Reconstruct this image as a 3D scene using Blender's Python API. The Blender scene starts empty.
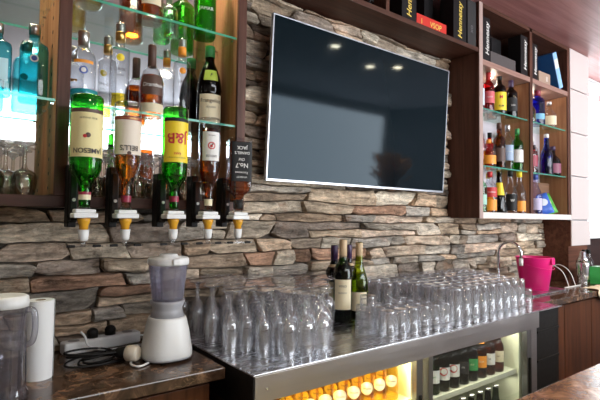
import bpy, math, random
from mathutils import Vector, Matrix, noise
from mathutils.geometry import tessellate_polygon
random.seed(7)
sc = bpy.context.scene
C = sc.collection
PI = math.pi
# ---------------------------------------------------------------- camera
cam_d = bpy.data.cameras.new('camera')
cam_d.sensor_width = 36.0
cam_d.lens = 464.08 / 600 * 36
cam_d.clip_start = 0.02
cam = bpy.data.objects.new('camera', cam_d)
C.objects.link(cam)
YAW, PITCH, ROLL = 0.6492, 0.0385, 0.0124
fw = Vector((math.sin(YAW)*math.cos(PITCH), math.cos(YAW)*math.cos(PITCH), math.sin(PITCH)))
r0 = Vector((math.cos(YAW), -math.sin(YAW), 0))
u0 = r0.cross(fw)
rt = r0*math.cos(ROLL) + u0*math.sin(ROLL)
up = -r0*math.sin(ROLL) + u0*math.cos(ROLL)
mw = Matrix((rt, up, -fw)).transposed().to_4x4()
mw.translation = (0, -1.7495, 1.3508)
cam.matrix_world = mw
sc.camera = cam
# ---------------------------------------------------------------- world, window light, exposure
sc.view_settings.view_transform = 'Standard'
sc.view_settings.look = 'None'
sc.view_settings.gamma = 1.0
sc.view_settings.use_curve_mapping = False
sc.view_settings.exposure = 0.82
try:
    sc.cycles.transparent_max_bounces = 64
    sc.cycles.max_bounces = 10
    sc.cycles.glossy_bounces = 6
    sc.cycles.sample_clamp_indirect = 6.0
except Exception:
    pass
w = bpy.data.worlds.new('world')
sc.world = w
w.use_nodes = True
bg = w.node_tree.nodes['Background']
bg.inputs[0].default_value = (0.86, 0.92, 1.0, 1)
bg.inputs[1].default_value = 2.6

def area(name, loc, rot, sx, sy, power, col=(1, 1, 1), spread=PI):
    l = bpy.data.lights.new(name, 'AREA')
    l.shape = 'RECTANGLE'; l.size = sx; l.size_y = sy; l.energy = power; l.color = col; l.spread = spread
    o = bpy.data.objects.new(name, l); C.objects.link(o)
    o.location = loc; o.rotation_euler = rot
    return o
# daylight through the two banks of windows (dining side, beside the pillar)
area('daylight_front', (4.1, -3.75, 1.585), (PI/2, 0, 0), 3.0, 2.06, 92, (0.95, 0.97, 1.0))
area('daylight_front_high', (1.45, -3.75, 2.34), (PI/2, 0, 0), 2.3, .54, 18, (0.95, 0.97, 1.0))
area('daylight_back', (4.85, 0.12, 1.92), (-PI/2, 0, 0), 1.5, 1.3, 25, (0.97, 0.98, 1.0))

# ---------------------------------------------------------------- materials
MC = {}
def nodes(name):
    m = bpy.data.materials.new(name); m.use_nodes = True
    nt = m.node_tree; nt.nodes.clear()
    out = nt.nodes.new('ShaderNodeOutputMaterial')
    return m, nt, out
def N(nt, t, **kw):
    n = nt.nodes.new(t)
    for k, v in kw.items():
        if hasattr(n, k): setattr(n, k, v)
    return n
def S(n, **kw):
    for k, v in kw.items():
        n.inputs[k.replace('_', ' ')].default_value = v
def c4(c): return (c[0], c[1], c[2], 1)
def plain(name, col, rough=.5, metal=0, emit=0, coat=0, ecol=None, spec=.5):
    if name in MC: return MC[name]
    m, nt, out = nodes(name)
    b = N(nt, 'ShaderNodeBsdfPrincipled')
    b.inputs['Base Color'].default_value = c4(col); b.inputs['Roughness'].default_value = rough
    b.inputs['Metallic'].default_value = metal; b.inputs['Coat Weight'].default_value = coat; b.inputs['Specular IOR Level'].default_value = spec
    if emit:
        b.inputs['Emission Color'].default_value = c4(ecol or col); b.inputs['Emission Strength'].default_value = emit
    # slight procedural variation of the surface
    tc = N(nt, 'ShaderNodeTexCoord'); nz = N(nt, 'ShaderNodeTexNoise'); S(nz, Scale=60.0, Detail=3.0)
    mr = N(nt, 'ShaderNodeMapRange'); S(mr, To_Min=max(0, rough-.05), To_Max=min(1, rough+.06))
    nt.links.new(tc.outputs['Object'], nz.inputs['Vector']); nt.links.new(nz.outputs['Fac'], mr.inputs['Value'])
    nt.links.new(mr.outputs[0], b.inputs['Roughness'])
    nt.links.new(b.outputs[0], out.inputs[0]); MC[name] = m
    return m
def thin(name, tint, edge=None, rough=.02, ior=1.45, blend=.35, gcol=(1, 1, 1), refl=.9, haze=0, hcol=(.9, .9, .92)):
    """thin clear glass or liquid: tinted see-through with a mirror-like rim"""
    if name in MC: return MC[name]
    edge = edge or tuple(c*.7 for c in tint)
    m, nt, out = nodes(name)
    lw = N(nt, 'ShaderNodeLayerWeight'); lw.inputs[0].default_value = blend
    mx = N(nt, 'ShaderNodeMix', data_type='RGBA')
    mx.inputs[6].default_value = c4(tint); mx.inputs[7].default_value = c4(edge)
    nt.links.new(lw.outputs['Facing'], mx.inputs[0])
    tr = N(nt, 'ShaderNodeBsdfTransparent'); nt.links.new(mx.outputs[2], tr.inputs[0])
    gl = N(nt, 'ShaderNodeBsdfGlossy'); gl.inputs['Roughness'].default_value = rough; gl.inputs[0].default_value = c4(gcol)
    l2 = N(nt, 'ShaderNodeLayerWeight'); l2.inputs[0].default_value = .5
    pw = N(nt, 'ShaderNodeMath', operation='POWER'); pw.inputs[1].default_value = 4.0
    fr = N(nt, 'ShaderNodeMath', operation='MULTIPLY_ADD'); fr.inputs[1].default_value = refl; fr.inputs[2].default_value = ((ior-1)/(ior+1))**2
    nt.links.new(l2.outputs['Facing'], pw.inputs[0]); nt.links.new(pw.outputs[0], fr.inputs[0])
    ms = N(nt, 'ShaderNodeMixShader')
    nt.links.new(fr.outputs[0], ms.inputs[0]); nt.links.new(tr.outputs[0], ms.inputs[1]); nt.links.new(gl.outputs[0], ms.inputs[2])
    last = ms.outputs[0]
    if haze:                                       # milky share: cloudy plastic, glass edges, reflections painted into clear glass
        df = N(nt, 'ShaderNodeBsdfDiffuse'); df.inputs[0].default_value = c4(hcol)
        tl = N(nt, 'ShaderNodeBsdfTranslucent'); tl.inputs[0].default_value = c4(hcol)
        ad = N(nt, 'ShaderNodeMixShader'); ad.inputs[0].default_value = .5
        nt.links.new(df.outputs[0], ad.inputs[1]); nt.links.new(tl.outputs[0], ad.inputs[2])
        mh = N(nt, 'ShaderNodeMixShader'); mh.inputs[0].default_value = haze
        nt.links.new(last, mh.inputs[1]); nt.links.new(ad.outputs[0], mh.inputs[2]); last = mh.outputs[0]
    nt.links.new(last, out.inputs[0]); MC[name] = m
    return m
def wood(name, c1, c2, axis='Z', rough=.38, scale=1.0, spec=.5):
    if name in MC: return MC[name]
    m, nt, out = nodes(name)
    b = N(nt, 'ShaderNodeBsdfPrincipled'); b.inputs['Roughness'].default_value = rough
    b.inputs['Specular IOR Level'].default_value = spec*.6
    tc = N(nt, 'ShaderNodeTexCoord'); mp = N(nt, 'ShaderNodeMapping')
    s = {'X': (1.2, 22, 22), 'Y': (22, 1.2, 22), 'Z': (22, 22, 1.2)}[axis]
    mp.inputs['Scale'].default_value = tuple(v*scale for v in s)
    nz = N(nt, 'ShaderNodeTexNoise'); S(nz, Scale=1.0, Detail=6.0, Roughness=.6, Distortion=.6)
    nz2 = N(nt, 'ShaderNodeTexNoise'); S(nz2, Scale=4.5, Detail=4.0)
    ad = N(nt, 'ShaderNodeMath', operation='ADD'); ml = N(nt, 'ShaderNodeMath', operation='MULTIPLY'); ml.inputs[1].default_value = .35
    cr = N(nt, 'ShaderNodeValToRGB')
    cr.color_ramp.elements[0].position = .48; cr.color_ramp.elements[0].color = c4(c1)
    cr.color_ramp.elements[1].position = .88; cr.color_ramp.elements[1].color = c4(c2)
    L = nt.links.new
    L(tc.outputs['Object'], mp.inputs[0]); L(mp.outputs[0], nz.inputs['Vector']); L(mp.outputs[0], nz2.inputs['Vector'])
    L(nz2.outputs['Fac'], ml.inputs[0]); L(nz.outputs['Fac'], ad.inputs[0]); L(ml.outputs[0], ad.inputs[1])
    L(ad.outputs[0], cr.inputs[0]); L(cr.outputs[0], b.inputs['Base Color'])
    bp = N(nt, 'ShaderNodeBump'); S(bp, Strength=.12, Distance=.002); L(ad.outputs[0], bp.inputs['Height']); L(bp.outputs[0], b.inputs['Normal'])
    L(b.outputs[0], out.inputs[0]); MC[name] = m
    return m
def marble(name):
    m, nt, out = nodes(name); L = nt.links.new
    b = N(nt, 'ShaderNodeBsdfPrincipled'); b.inputs['Roughness'].default_value = .16
    tc = N(nt, 'ShaderNodeTexCoord')
    n1 = N(nt, 'ShaderNodeTexNoise'); S(n1, Scale=17.0, Detail=8.0, Roughness=.65, Distortion=.8)
    cr = N(nt, 'ShaderNodeValToRGB'); e = cr.color_ramp.elements
    e[0].position = .3; e[0].color = (.012, .007, .005, 1); e[1].position = .75; e[1].color = (.30, .17, .10, 1)
    k = e.new(.52); k.color = (.075, .04, .024, 1)
    vo = N(nt, 'ShaderNodeTexVoronoi', feature='DISTANCE_TO_EDGE'); S(vo, Scale=15.0)
    n2 = N(nt, 'ShaderNodeTexNoise'); S(n2, Scale=12.0, Detail=5.0)
    mxv = N(nt, 'ShaderNodeMix', data_type='RGBA'); mxv.inputs[0].default_value = .35
    L(tc.outputs['Object'], mxv.inputs[6]); L(n2.outputs['Color'], mxv.inputs[7]); L(mxv.outputs[2], vo.inputs['Vector'])
    vr = N(nt, 'ShaderNodeValToRGB'); v = vr.color_ramp.elements
    v[0].position = 0; v[0].color = (1, 1, 1, 1); v[1].position = .035; v[1].color = (0, 0, 0, 1)
    n3 = N(nt, 'ShaderNodeTexNoise'); S(n3, Scale=8.0, Detail=3.0)
    gt = N(nt, 'ShaderNodeMapRange'); S(gt, From_Min=.48, From_Max=.66)
    mul = N(nt, 'ShaderNodeMath', operation='MULTIPLY')
    L(tc.outputs['Object'], n1.inputs['Vector']); L(tc.outputs['Object'], n2.inputs['Vector']); L(tc.outputs['Object'], n3.inputs['Vector'])
    L(n1.outputs['Fac'], cr.inputs[0]); L(vo.outputs['Distance'], vr.inputs[0]); L(n3.outputs['Fac'], gt.inputs['Value'])
    L(vr.outputs[0], mul.inputs[0]); L(gt.outputs[0], mul.inputs[1])
    mx = N(nt, 'ShaderNodeMix', data_type='RGBA'); mx.inputs[7].default_value = (.34, .20, .11, 1)
    L(mul.outputs[0], mx.inputs[0]); L(cr.outputs[0], mx.inputs[6]); L(mx.outputs[2], b.inputs['Base Color'])
    L(b.outputs[0], out.inputs[0])
    return m
def bar_marble_lit():  # same marble lightened, downlight on the bar painted into its colour
    m = marble('bar_marble_lit')
    for nd in m.node_tree.nodes:
        if nd.type == 'VALTORGB' and len(nd.color_ramp.elements) == 3:
            for e, c in zip(nd.color_ramp.elements, ((.035, .016, .009), (.19, .095, .052), (.48, .30, .20))): e.color = c4(c)
    return m
def steel(name, col=(.46, .46, .48), rough=.3, axis='X'):
    m, nt, out = nodes(name); L = nt.links.new
    b = N(nt, 'ShaderNodeBsdfPrincipled'); b.inputs['Metallic'].default_value = 1; b.inputs['Base Color'].default_value = c4(col)
    tc = N(nt, 'ShaderNodeTexCoord'); mp = N(nt, 'ShaderNodeMapping')
    mp.inputs['Scale'].default_value = (2, 160, 160) if axis == 'X' else (160, 160, 2)
    nz = N(nt, 'ShaderNodeTexNoise'); S(nz, Scale=1.0, Detail=4.0)
    n2 = N(nt, 'ShaderNodeTexNoise'); S(n2, Scale=5.0, Detail=5.0)
    ad = N(nt, 'ShaderNodeMath', operation='ADD')
    mr = N(nt, 'ShaderNodeMapRange'); S(mr, From_Min=.6, From_Max=1.4, To_Min=rough-.1, To_Max=rough+.14)
    L(tc.outputs['Object'], mp.inputs[0]); L(mp.outputs[0], nz.inputs['Vector']); L(tc.outputs['Object'], n2.inputs['Vector'])
    L(nz.outputs['Fac'], ad.inputs[0]); L(n2.outputs['Fac'], ad.inputs[1]); L(ad.outputs[0], mr.inputs['Value']); L(mr.outputs[0], b.inputs['Roughness'])
    bp = N(nt, 'ShaderNodeBump'); S(bp, Strength=.025, Distance=.001); L(nz.outputs['Fac'], bp.inputs['Height']); L(bp.outputs[0], b.inputs['Normal'])
    L(b.outputs[0], out.inputs[0])
    return m
def stone_mat():
    m, nt, out = nodes('ledge_stone'); L = nt.links.new
    b = N(nt, 'ShaderNodeBsdfPrincipled'); b.inputs['Roughness'].default_value = .85; b.inputs['Specular IOR Level'].default_value = .25
    at = N(nt, 'ShaderNodeAttribute', attribute_name='tone')
    tc = N(nt, 'ShaderNodeTexCoord'); mp = N(nt, 'ShaderNodeMapping'); mp.inputs['Scale'].default_value = (5, 12, 26)
    n1 = N(nt, 'ShaderNodeTexNoise'); S(n1, Scale=1.0, Detail=9.0, Roughness=.68, Distortion=.5)
    n2 = N(nt, 'ShaderNodeTexNoise'); S(n2, Scale=9.0, Detail=6.0, Roughness=.6)
    L(tc.outputs['Object'], mp.inputs[0]); L(mp.outputs[0], n1.inputs['Vector']); L(tc.outputs['Object'], n2.inputs['Vector'])
    vr = N(nt, 'ShaderNodeMapRange'); S(vr, From_Min=.34, From_Max=.68, To_Min=.35, To_Max=1.6); L(n1.outputs['Fac'], vr.inputs['Value'])
    mu = N(nt, 'ShaderNodeMix', data_type='RGBA', blend_type='MULTIPLY'); mu.inputs[0].default_value = 1
    n4 = N(nt, 'ShaderNodeTexNoise'); S(n4, Scale=3.2, Detail=7.0, Roughness=.75)
    mp4 = N(nt, 'ShaderNodeMapping'); mp4.inputs['Scale'].default_value = (7, 10, 22)
    L(tc.outputs['Object'], mp4.inputs[0]); L(mp4.outputs[0], n4.inputs['Vector'])
    v4 = N(nt, 'ShaderNodeMapRange'); S(v4, From_Min=.35, From_Max=.65, To_Min=.62, To_Max=1.3); L(n4.outputs['Fac'], v4.inputs['Value'])
    mm = N(nt, 'ShaderNodeMath', operation='MULTIPLY'); L(vr.outputs[0], mm.inputs[0]); L(v4.outputs[0], mm.inputs[1])
    L(at.outputs['Color'], mu.inputs[6]); L(mm.outputs[0], mu.inputs[7])
    rr = N(nt, 'ShaderNodeMapRange'); S(rr, From_Min=.56, From_Max=.76, To_Min=0.0, To_Max=.6); L(n2.outputs['Fac'], rr.inputs['Value'])
    mx = N(nt, 'ShaderNodeMix', data_type='RGBA'); mx.inputs[7].default_value = (.33, .17, .10, 1)
    L(rr.outputs[0], mx.inputs[0]); L(mu.outputs[2], mx.inputs[6]); L(mx.outputs[2], b.inputs['Base Color'])
    n3 = N(nt, 'ShaderNodeTexNoise'); S(n3, Scale=70.0, Detail=6.0)
    ad = N(nt, 'ShaderNodeMath', operation='MULTIPLY_ADD'); ad.inputs[1].default_value = .35
    L(tc.outputs['Object'], n3.inputs['Vector']); L(n3.outputs['Fac'], ad.inputs[0]); L(n1.outputs['Fac'], ad.inputs[2])
    bp = N(nt, 'ShaderNodeBump'); S(bp, Strength=1.0, Distance=.02); L(ad.outputs[0], bp.inputs['Height']); L(bp.outputs[0], b.inputs['Normal'])
    L(b.outputs[0], out.inputs[0])
    return m

M_STONE = stone_mat()
M_MORTAR = plain('mortar', (.085, .068, .055), .95)
M_MARBLE = marble('brown_marble')
M_STEEL = steel('brushed_steel', (.58, .58, .61), .24)
M_STEELD = steel('fridge_steel', (.42, .39, .39), .38)
M_WALN = wood('walnut_upright', (.050, .018, .011), (.130, .054, .036), 'Z', rough=.45, spec=.35)
M_WALX = wood('walnut_level', (.040, .015, .010), (.100, .042, .028), 'X', rough=.45, spec=.35)
M_WARMLIT = wood('walnut_warm_lit', (.34, .15, .07), (.52, .27, .14), 'Z', rough=.75, spec=.15)  # walnut with the warm cabinet light painted into its colour
M_CEIL = wood('ceiling_wood', (.26, .105, .10), (.42, .20, .185), 'X', rough=.42)
M_DARKP = wood('dark_panel_wood', (.022, .010, .009), (.055, .025, .021), 'X', rough=.45)
M_BASE = wood('red_brown_door_wood', (.052, .016, .006), (.135, .047, .019), 'Z', rough=.42, spec=.3)
M_WHITE = plain('white_plastic', (.80, .80, .79), .35)
M_PAPER = plain('white_paper', (.82, .82, .82), .9)
M_BLACK = plain('black_plastic', (.010, .009, .009), .5, spec=.22)
M_CHROME = plain('chrome', (.7, .7, .72), .12, 1)
M_GREY = plain('grey_plastic', (.33, .33, .35), .4)
M_PANEL = plain('cream_panel', (.62, .54, .52), .5, spec=.3)
M_STRIP = plain('pale_wood_edge', (.42, .30, .27), .5, spec=.3)
M_RAIL = plain('cream_rail', (.74, .68, .64), .5)
M_WALLP = plain('white_wall_paint', (.7, .7, .7), .8)
M_FLOOR = plain('dark_floor_tile', (.09, .08, .075), .5)
M_MIRROR = plain('mirror_silver', (.86, .87, .88), .015, 1)
M_SHELF = thin('shelf_glass', (.96, .99, .98), (.80, .94, .89), ior=1.25, refl=.35)
M_SHEDGE = thin('shelf_glass_edge', (.35, .80, .68), (.2, .6, .5), haze=.35, hcol=(.30, .85, .70))
M_CLEAR = thin('clear_glass', (.985, .987, .99), (.62, .63, .67), ior=2.0, blend=.22, haze=.055)  # haze paints in whitish stray reflections
M_CRYSTAL = thin('crystal_glass', (.95, .935, .91), (.30, .25, .19), ior=1.7, blend=.38)
M_FOOT = thin('glass_foot', (.90, .90, .92), (.60, .61, .65), ior=2.0, blend=.3, haze=.09, hcol=(.88, .88, .92))  # haze paints in the cloudy white of refracted light
M_PANE = thin('window_glass', (.97, .98, .98), (.9, .93, .93), ior=1.45)

# ---------------------------------------------------------------- mesh helpers
class MB:
    def __init__(s): s.v = []; s.f = []; s.m = []; s.s = []
    def add(s, v, f, mat=0, smooth=False):
        o = len(s.v); s.v += [tuple(p) for p in v]
        for q in f:
            s.f.append(tuple(i+o for i in q)); s.m.append(mat); s.s.append(smooth)
        return s
    def box(s, x0, x1, y0, y1, z0, z1, mat=0):
        v = [(x, y, z) for x in (x0, x1) for y in (y0, y1) for z in (z0, z1)]
        f = [(0, 1, 3, 2), (4, 6, 7, 5), (0, 4, 5, 1), (2, 3, 7, 6), (0, 2, 6, 4), (1, 5, 7, 3)]
        return s.add(v, f, mat)
    def loft(s, prof, n=28, mat=0, e=2.0, ysc=1.0, smooth=True, cx=0, cy=0, cap0=True, cap1=True):
        v = []; f = []
        for (z, r) in prof:
            for i in range(n):
                a = 2*PI*(i+.5)/n; c, q = math.cos(a), math.sin(a)
                x = math.copysign(abs(c)**(2/e), c)*r; y = math.copysign(abs(q)**(2/e), q)*r*ysc
                v.append((cx+x, cy+y, z))
        for k in range(len(prof)-1):
            for i in range(n):
                j = (i+1) % n
                f.append((k*n+i, k*n+j, (k+1)*n+j, (k+1)*n+i))
        s.add(v, f, mat, smooth)
        o = len(s.v)-len(v)
        if cap0: s.f.append(tuple(o+i for i in reversed(range(n)))); s.m.append(mat); s.s.append(False)
        if cap1: s.f.append(tuple(o+(len(prof)-1)*n+i for i in range(n))); s.m.append(mat); s.s.append(False)
        return s
    def tube(s, pts, r, n=10, mat=0, caps=True):
        pts = [Vector(p) for p in pts]; rs = r if isinstance(r, (list, tuple)) else [r]*len(pts)
        t = (pts[1]-pts[0]).normalized()
        a = Vector((0, 0, 1)) if abs(t.z) < .9 else Vector((1, 0, 0))
        nrm = t.cross(a).normalized(); v = []; f = []
        for i, p in enumerate(pts):
            if i == 0: tt = pts[1]-pts[0]
            elif i == len(pts)-1: tt = pts[-1]-pts[-2]
            else: tt = pts[i+1]-pts[i-1]
            tt.normalize()
            nrm = (nrm - tt*nrm.dot(tt)).normalized(); b = tt.cross(nrm)
            for k in range(n):
                an = 2*PI*k/n; v.append(p+(nrm*math.cos(an)+b*math.sin(an))*rs[i])
        for i in range(len(pts)-1):
            for k in range(n):
                j = (k+1) % n
                f.append((i*n+k, i*n+j, (i+1)*n+j, (i+1)*n+k))
        s.add(v, f, mat, True)
        if caps:
            o = len(s.v)-len(v); m = len(pts)-1
            for q in (tuple(o+i for i in reversed(range(n))), tuple(o+m*n+i for i in range(n))):
                s.f.append(q); s.m.append(mat); s.s.append(False)
        return s
    def xform(s, M):
        s.v = [tuple(M @ Vector(p)) for p in s.v]; return s

def obj(name, mb, mats, parent=None, loc=(0, 0, 0), bevel=0, seg=2):
    me = bpy.data.meshes.new(name)
    me.from_pydata(mb.v, [], mb.f)
    for m in (mats if isinstance(mats, (list, tuple)) else [mats]): me.materials.append(m)
    me.polygons.foreach_set('material_index', mb.m)
    me.polygons.foreach_set('use_smooth', mb.s)
    me.update()
    o = bpy.data.objects.new(name, me); C.objects.link(o); o.location = loc
    if parent: o.parent = parent
    if bevel:
        b = o.modifiers.new('bevel', 'BEVEL'); b.width = bevel; b.segments = seg; b.limit_method = 'ANGLE'
    return o
def tag(o, label, cat, group=None, kind=None):
    o['label'] = label; o['category'] = cat
    if group: o['group'] = group
    if kind: o['kind'] = kind
    return o
def thing(name, label, cat, loc=(0, 0, 0), rz=0, group=None, flip=False):
    o = bpy.data.objects.new(name, None); C.objects.link(o)
    o.empty_display_size = .05
    o.location = loc; o.rotation_euler = (0, PI if flip else 0, rz)
    return tag(o, label, cat, group)
def struct(name, mb, mats, parent=None, bevel=0, label=None):
    o = obj(name, mb, mats, parent, bevel=bevel)
    if not parent:
        o['kind'] = 'structure'
        if label: o['label'] = label; o['category'] = name.split('_')[0]
    return o
def kids(o): return [c for c in bpy.data.objects if c.parent == o]
def dup(root, label, loc, rz=None, group=None):
    r = root.copy(); C.objects.link(r); r.location = loc; r['label'] = label
    if rz is not None: r.rotation_euler[2] = rz
    if group: r['group'] = group
    for ch in kids(root):
        c = ch.copy(); C.objects.link(c); c.parent = r
        for g in kids(ch):
            d = g.copy(); C.objects.link(d); d.parent = c
    return r
def bx(*a): return MB().box(*a)
TXT = {}
def text2d(s, size, bold=0.0, shear=0.0, font=None):
    k = (s, bold, shear)
    if k not in TXT:
        cu = bpy.data.curves.new('t', 'FONT'); cu.body = s; cu.size = 1; cu.offset = bold; cu.shear = shear
        cu.align_x = 'CENTER'; cu.align_y = 'CENTER'; cu.resolution_u = 3
        o = bpy.data.objects.new('t', cu); C.objects.link(o)
        dg = bpy.context.evaluated_depsgraph_get()
        me = bpy.data.meshes.new_from_object(o.evaluated_get(dg))
        TXT[k] = ([tuple(v.co) for v in me.vertices], [tuple(p.vertices) for p in me.polygons])
        bpy.data.objects.remove(o); bpy.data.curves.remove(cu); bpy.data.meshes.remove(me)
    v, f = TXT[k]
    return [(x*size, y*size) for x, y, z in v], f

# ---------------------------------------------------------------- bottles
SH = {
 'spirit': [(0, .86), (.012, .97), (.03, 1), (.60, 1), (.66, .97), (.71, .84), (.75, .58), (.79, .42), (.84, .37), (.97, .35), (1, .35)],
 'whisky': [(0, .86), (.012, .97), (.03, 1), (.55, 1), (.60, .96), (.66, .78), (.72, .55), (.80, .42), (.90, .36), (1, .34)],
 'square': [(0, .90), (.012, .98), (.03, 1), (.66, 1), (.72, .93), (.76, .62), (.79, .42), (.84, .36), (.90, .40), (1, .38)],
 'bordeaux': [(0, .88), (.01, .98), (.03, 1), (.60, 1), (.65, .95), (.69, .76), (.73, .52), (.77, .42), (.98, .38), (1, .38)],
 'burgundy': [(0, .88), (.01, .98), (.03, 1), (.46, 1), (.52, .94), (.60, .74), (.68, .52), (.76, .42), (.98, .37), (1, .37)],
 'tall': [(0, .9), (.008, .98), (.02, 1), (.70, 1), (.715, .97), (.73, .72), (.74, .50), (.80, .46), (1, .44)],
 'vodka': [(0, .88), (.012, .98), (.03, 1), (.62, 1), (.68, .95), (.73, .78), (.765, .50), (.80, .42), (1, .40)],
 'cone': [(0, .92), (.012, 1), (.38, .98), (.42, .93), (.44, 1), (.60, .86), (.70, .66), (.76, .48), (.80, .38), (1, .36)],
 'spire': [(0, .95), (.012, 1), (.10, .98), (.4, .70), (.7, .42), (.85, .34), (1, .32)],
 'beer': [(0, .88), (.012, .98), (.03, 1), (.52, 1), (.58, .93), (.66, .66), (.74, .50), (.95, .42), (1, .44)],
 'round': [(0, .8), (.02, .95), (.10, 1), (.45, 1), (.55, .93), (.64, .70), (.70, .42), (.74, .34), (1, .32)],
}
def rat(prof, z):
    for (a, r), (b, q) in zip(prof, prof[1:]):
        if a <= z <= b: return r+(q-r)*(z-a)/max(1e-9, b-a)
    return prof[-1][1]
def bottle(name, label, cat, loc, H, R, shape, glass, liq=None, lt=(.02, .7), cap=None, capt=(.88, 1.02), bands=(), labels=(), e=2.0, ysc=1.0, rz=0, flip=False, group=None, n=26):
    """bands: (t0,t1,material).  labels: (t0,t1,half width fraction,material,[(text,size,t,material,bold,shear)], extra discs[(t,rad,mat)])"""
    root = thing(name, label, cat, loc, rz, group, flip)
    P = [(z*H, r*R) for z, r in SH[shape]]
    obj('glass_body', MB().loft(P, n, 0, e, ysc), glass, root)
    if liq:
        z0, z1 = lt[0]*H, lt[1]*H
        zs = sorted(set([z0, z1]+[z for z, r in P if z0 < z < z1]))
        obj('liquid', MB().loft([(z, rat(P, z)*.90) for z in zs], n, 0, e, ysc), liq, root)
    if cap:
        rr = SH[shape][-1][1]*R*1.10; a, b = capt[0]*H, capt[1]*H
        obj('cap', MB().loft([(a, rr), (b-.003, rr), (b, rr*.88)], 18), cap, root)
    for (t0, t1, m) in bands:
        zs = [t0*H+(t1-t0)*H*k/4 for k in range(5)]
        obj('neck_band' if t0 > .7 else 'band', MB().loft([(z, rat(P, z)*1.012+.0004) for z in zs], n, 0, e, ysc, cap0=False, cap1=False), m, root)
    for lb in labels:
        t0, t1, hw, m, texts = lb[:5]; discs = lb[5] if len(lb) > 5 else []
        mb = MB(); mats = [m]
        def put(x, z, off):
            rr = rat(P, z)+off; x = max(-rr*.999, min(rr*.999, x))
            return (x, -ysc*rr*(1-abs(x/rr)**e)**(1/e)-(off*.0), z)
        nx, nz = 12, 5; v = []
        for k in range(nz+1):
            z = (t0+(t1-t0)*k/nz)*H; rr = rat(P, z)+.0007
            for i in range(nx+1):
                a = (-1+2*i/nx)*hw
                x = rr*math.sin(a*PI/2) if e < 3 else rr*a
                v.append(put(x, z, .0007))
        mb.add(v, [(k*(nx+1)+i, k*(nx+1)+i+1, (k+1)*(nx+1)+i+1, (k+1)*(nx+1)+i) for k in range(nz) for i in range(nx)], 0, True)
        for (s, size, t, tm, bold, shear) in texts:
            v2, f2 = text2d(s, size, bold, shear)
            if tm not in mats: mats.append(tm)
            rr = rat(P, t*H)
            mb.add([put(rr*math.sin(max(-1.5, min(1.5, x/rr))) if e < 3 else x, t*H+y, .0016 if not discs else .0034) for x, y in v2], f2, mats.index(tm))
        for di, (t, rad, tm, sx) in enumerate(discs):
            if tm not in mats: mats.append(tm)
            od = .0013+.0004*di
            pv = [put(sx, t*H, od+.0004)]+[put(sx+rad*math.cos(2*PI*k/20), t*H+rad*math.sin(2*PI*k/20), od) for k in range(20)]
            mb.add(pv, [(0, k+1, (k+1) % 20+1) for k in range(20)], mats.index(tm))
        obj('paper_label', mb, mats, root)
    return root
def face(x, y, k=.7): return k*math.atan2(-x, 1.75+y)

G_GREEN = thin('bottle_green', (.26, .86, .18), (.04, .32, .05))
G_DGREEN = thin('wine_green', (.10, .28, .06), (.01, .05, .015))
G_OLIVE = thin('olive_yellow_glass', (.62, .72, .12), (.22, .34, .02))
G_AQUA = thin('aqua_glass', (.36, .88, .92), (.04, .46, .56))
G_BLUE = thin('cobalt_glass', (.06, .12, .78), (.01, .02, .28))
G_PALE = thin('pale_green_glass', (.66, .93, .72), (.30, .70, .42))
G_BROWN = thin('brown_glass', (.42, .16, .04), (.08, .02, .005))
G_BLACK = thin('black_glass', (.05, .035, .03), (.01, .008, .008))
G_BTL = thin('clear_bottle_glass', (.94, .95, .96), (.55, .57, .60), ior=1.5, blend=.3)
L_AMBER = thin('amber_spirit', (.90, .50, .08), (.60, .20, .01))
L_WHISKY = thin('dark_whisky', (.80, .36, .08), (.42, .11, .015))
L_GREEN = thin('green_spirit', (.42, .86, .28), (.15, .50, .08))
L_YELLOW = thin('yellow_spirit', (.98, .78, .05), (.85, .55, .02))
L_ORANGE = thin('orange_spirit', (.98, .55, .10), (.85, .35, .03))
L_RED = thin('red_spirit', (.70, .05, .06), (.35, .01, .02))
CREAM = plain('cream_paper', (.80, .70, .48), .6)
WHITEL = plain('white_label', (.80, .78, .74), .55)
BLACKL = plain('black_label', (.015, .014, .014), .5, spec=.25)
YELL = plain('yellow_label', (.92, .68, .03), .5)
REDL = plain('red_label', (.55, .03, .03), .5)
GOLD = plain('gold_foil', (.75, .50, .16), .3, 1)
SILVER = plain('silver_cap', (.62, .61, .60), .3, 1)
BLUEL = plain('blue_label', (.05, .09, .35), .5)
ORANGEL = plain('orange_label', (.90, .33, .03), .5)
GREENL = plain('green_label', (.05, .30, .09), .5)
PURPLE = plain('dark_purple_foil', (.045, .02, .07), .4)
CORK = plain('tan_foil', (.62, .45, .27), .5)
BROWNL = plain('brown_label', (.10, .05, .035), .5)
DKTXT = plain('dark_ink', (.05, .04, .04), .6)
BURG = plain('burgundy_foil', (.28, .02, .05), .4)

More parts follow.
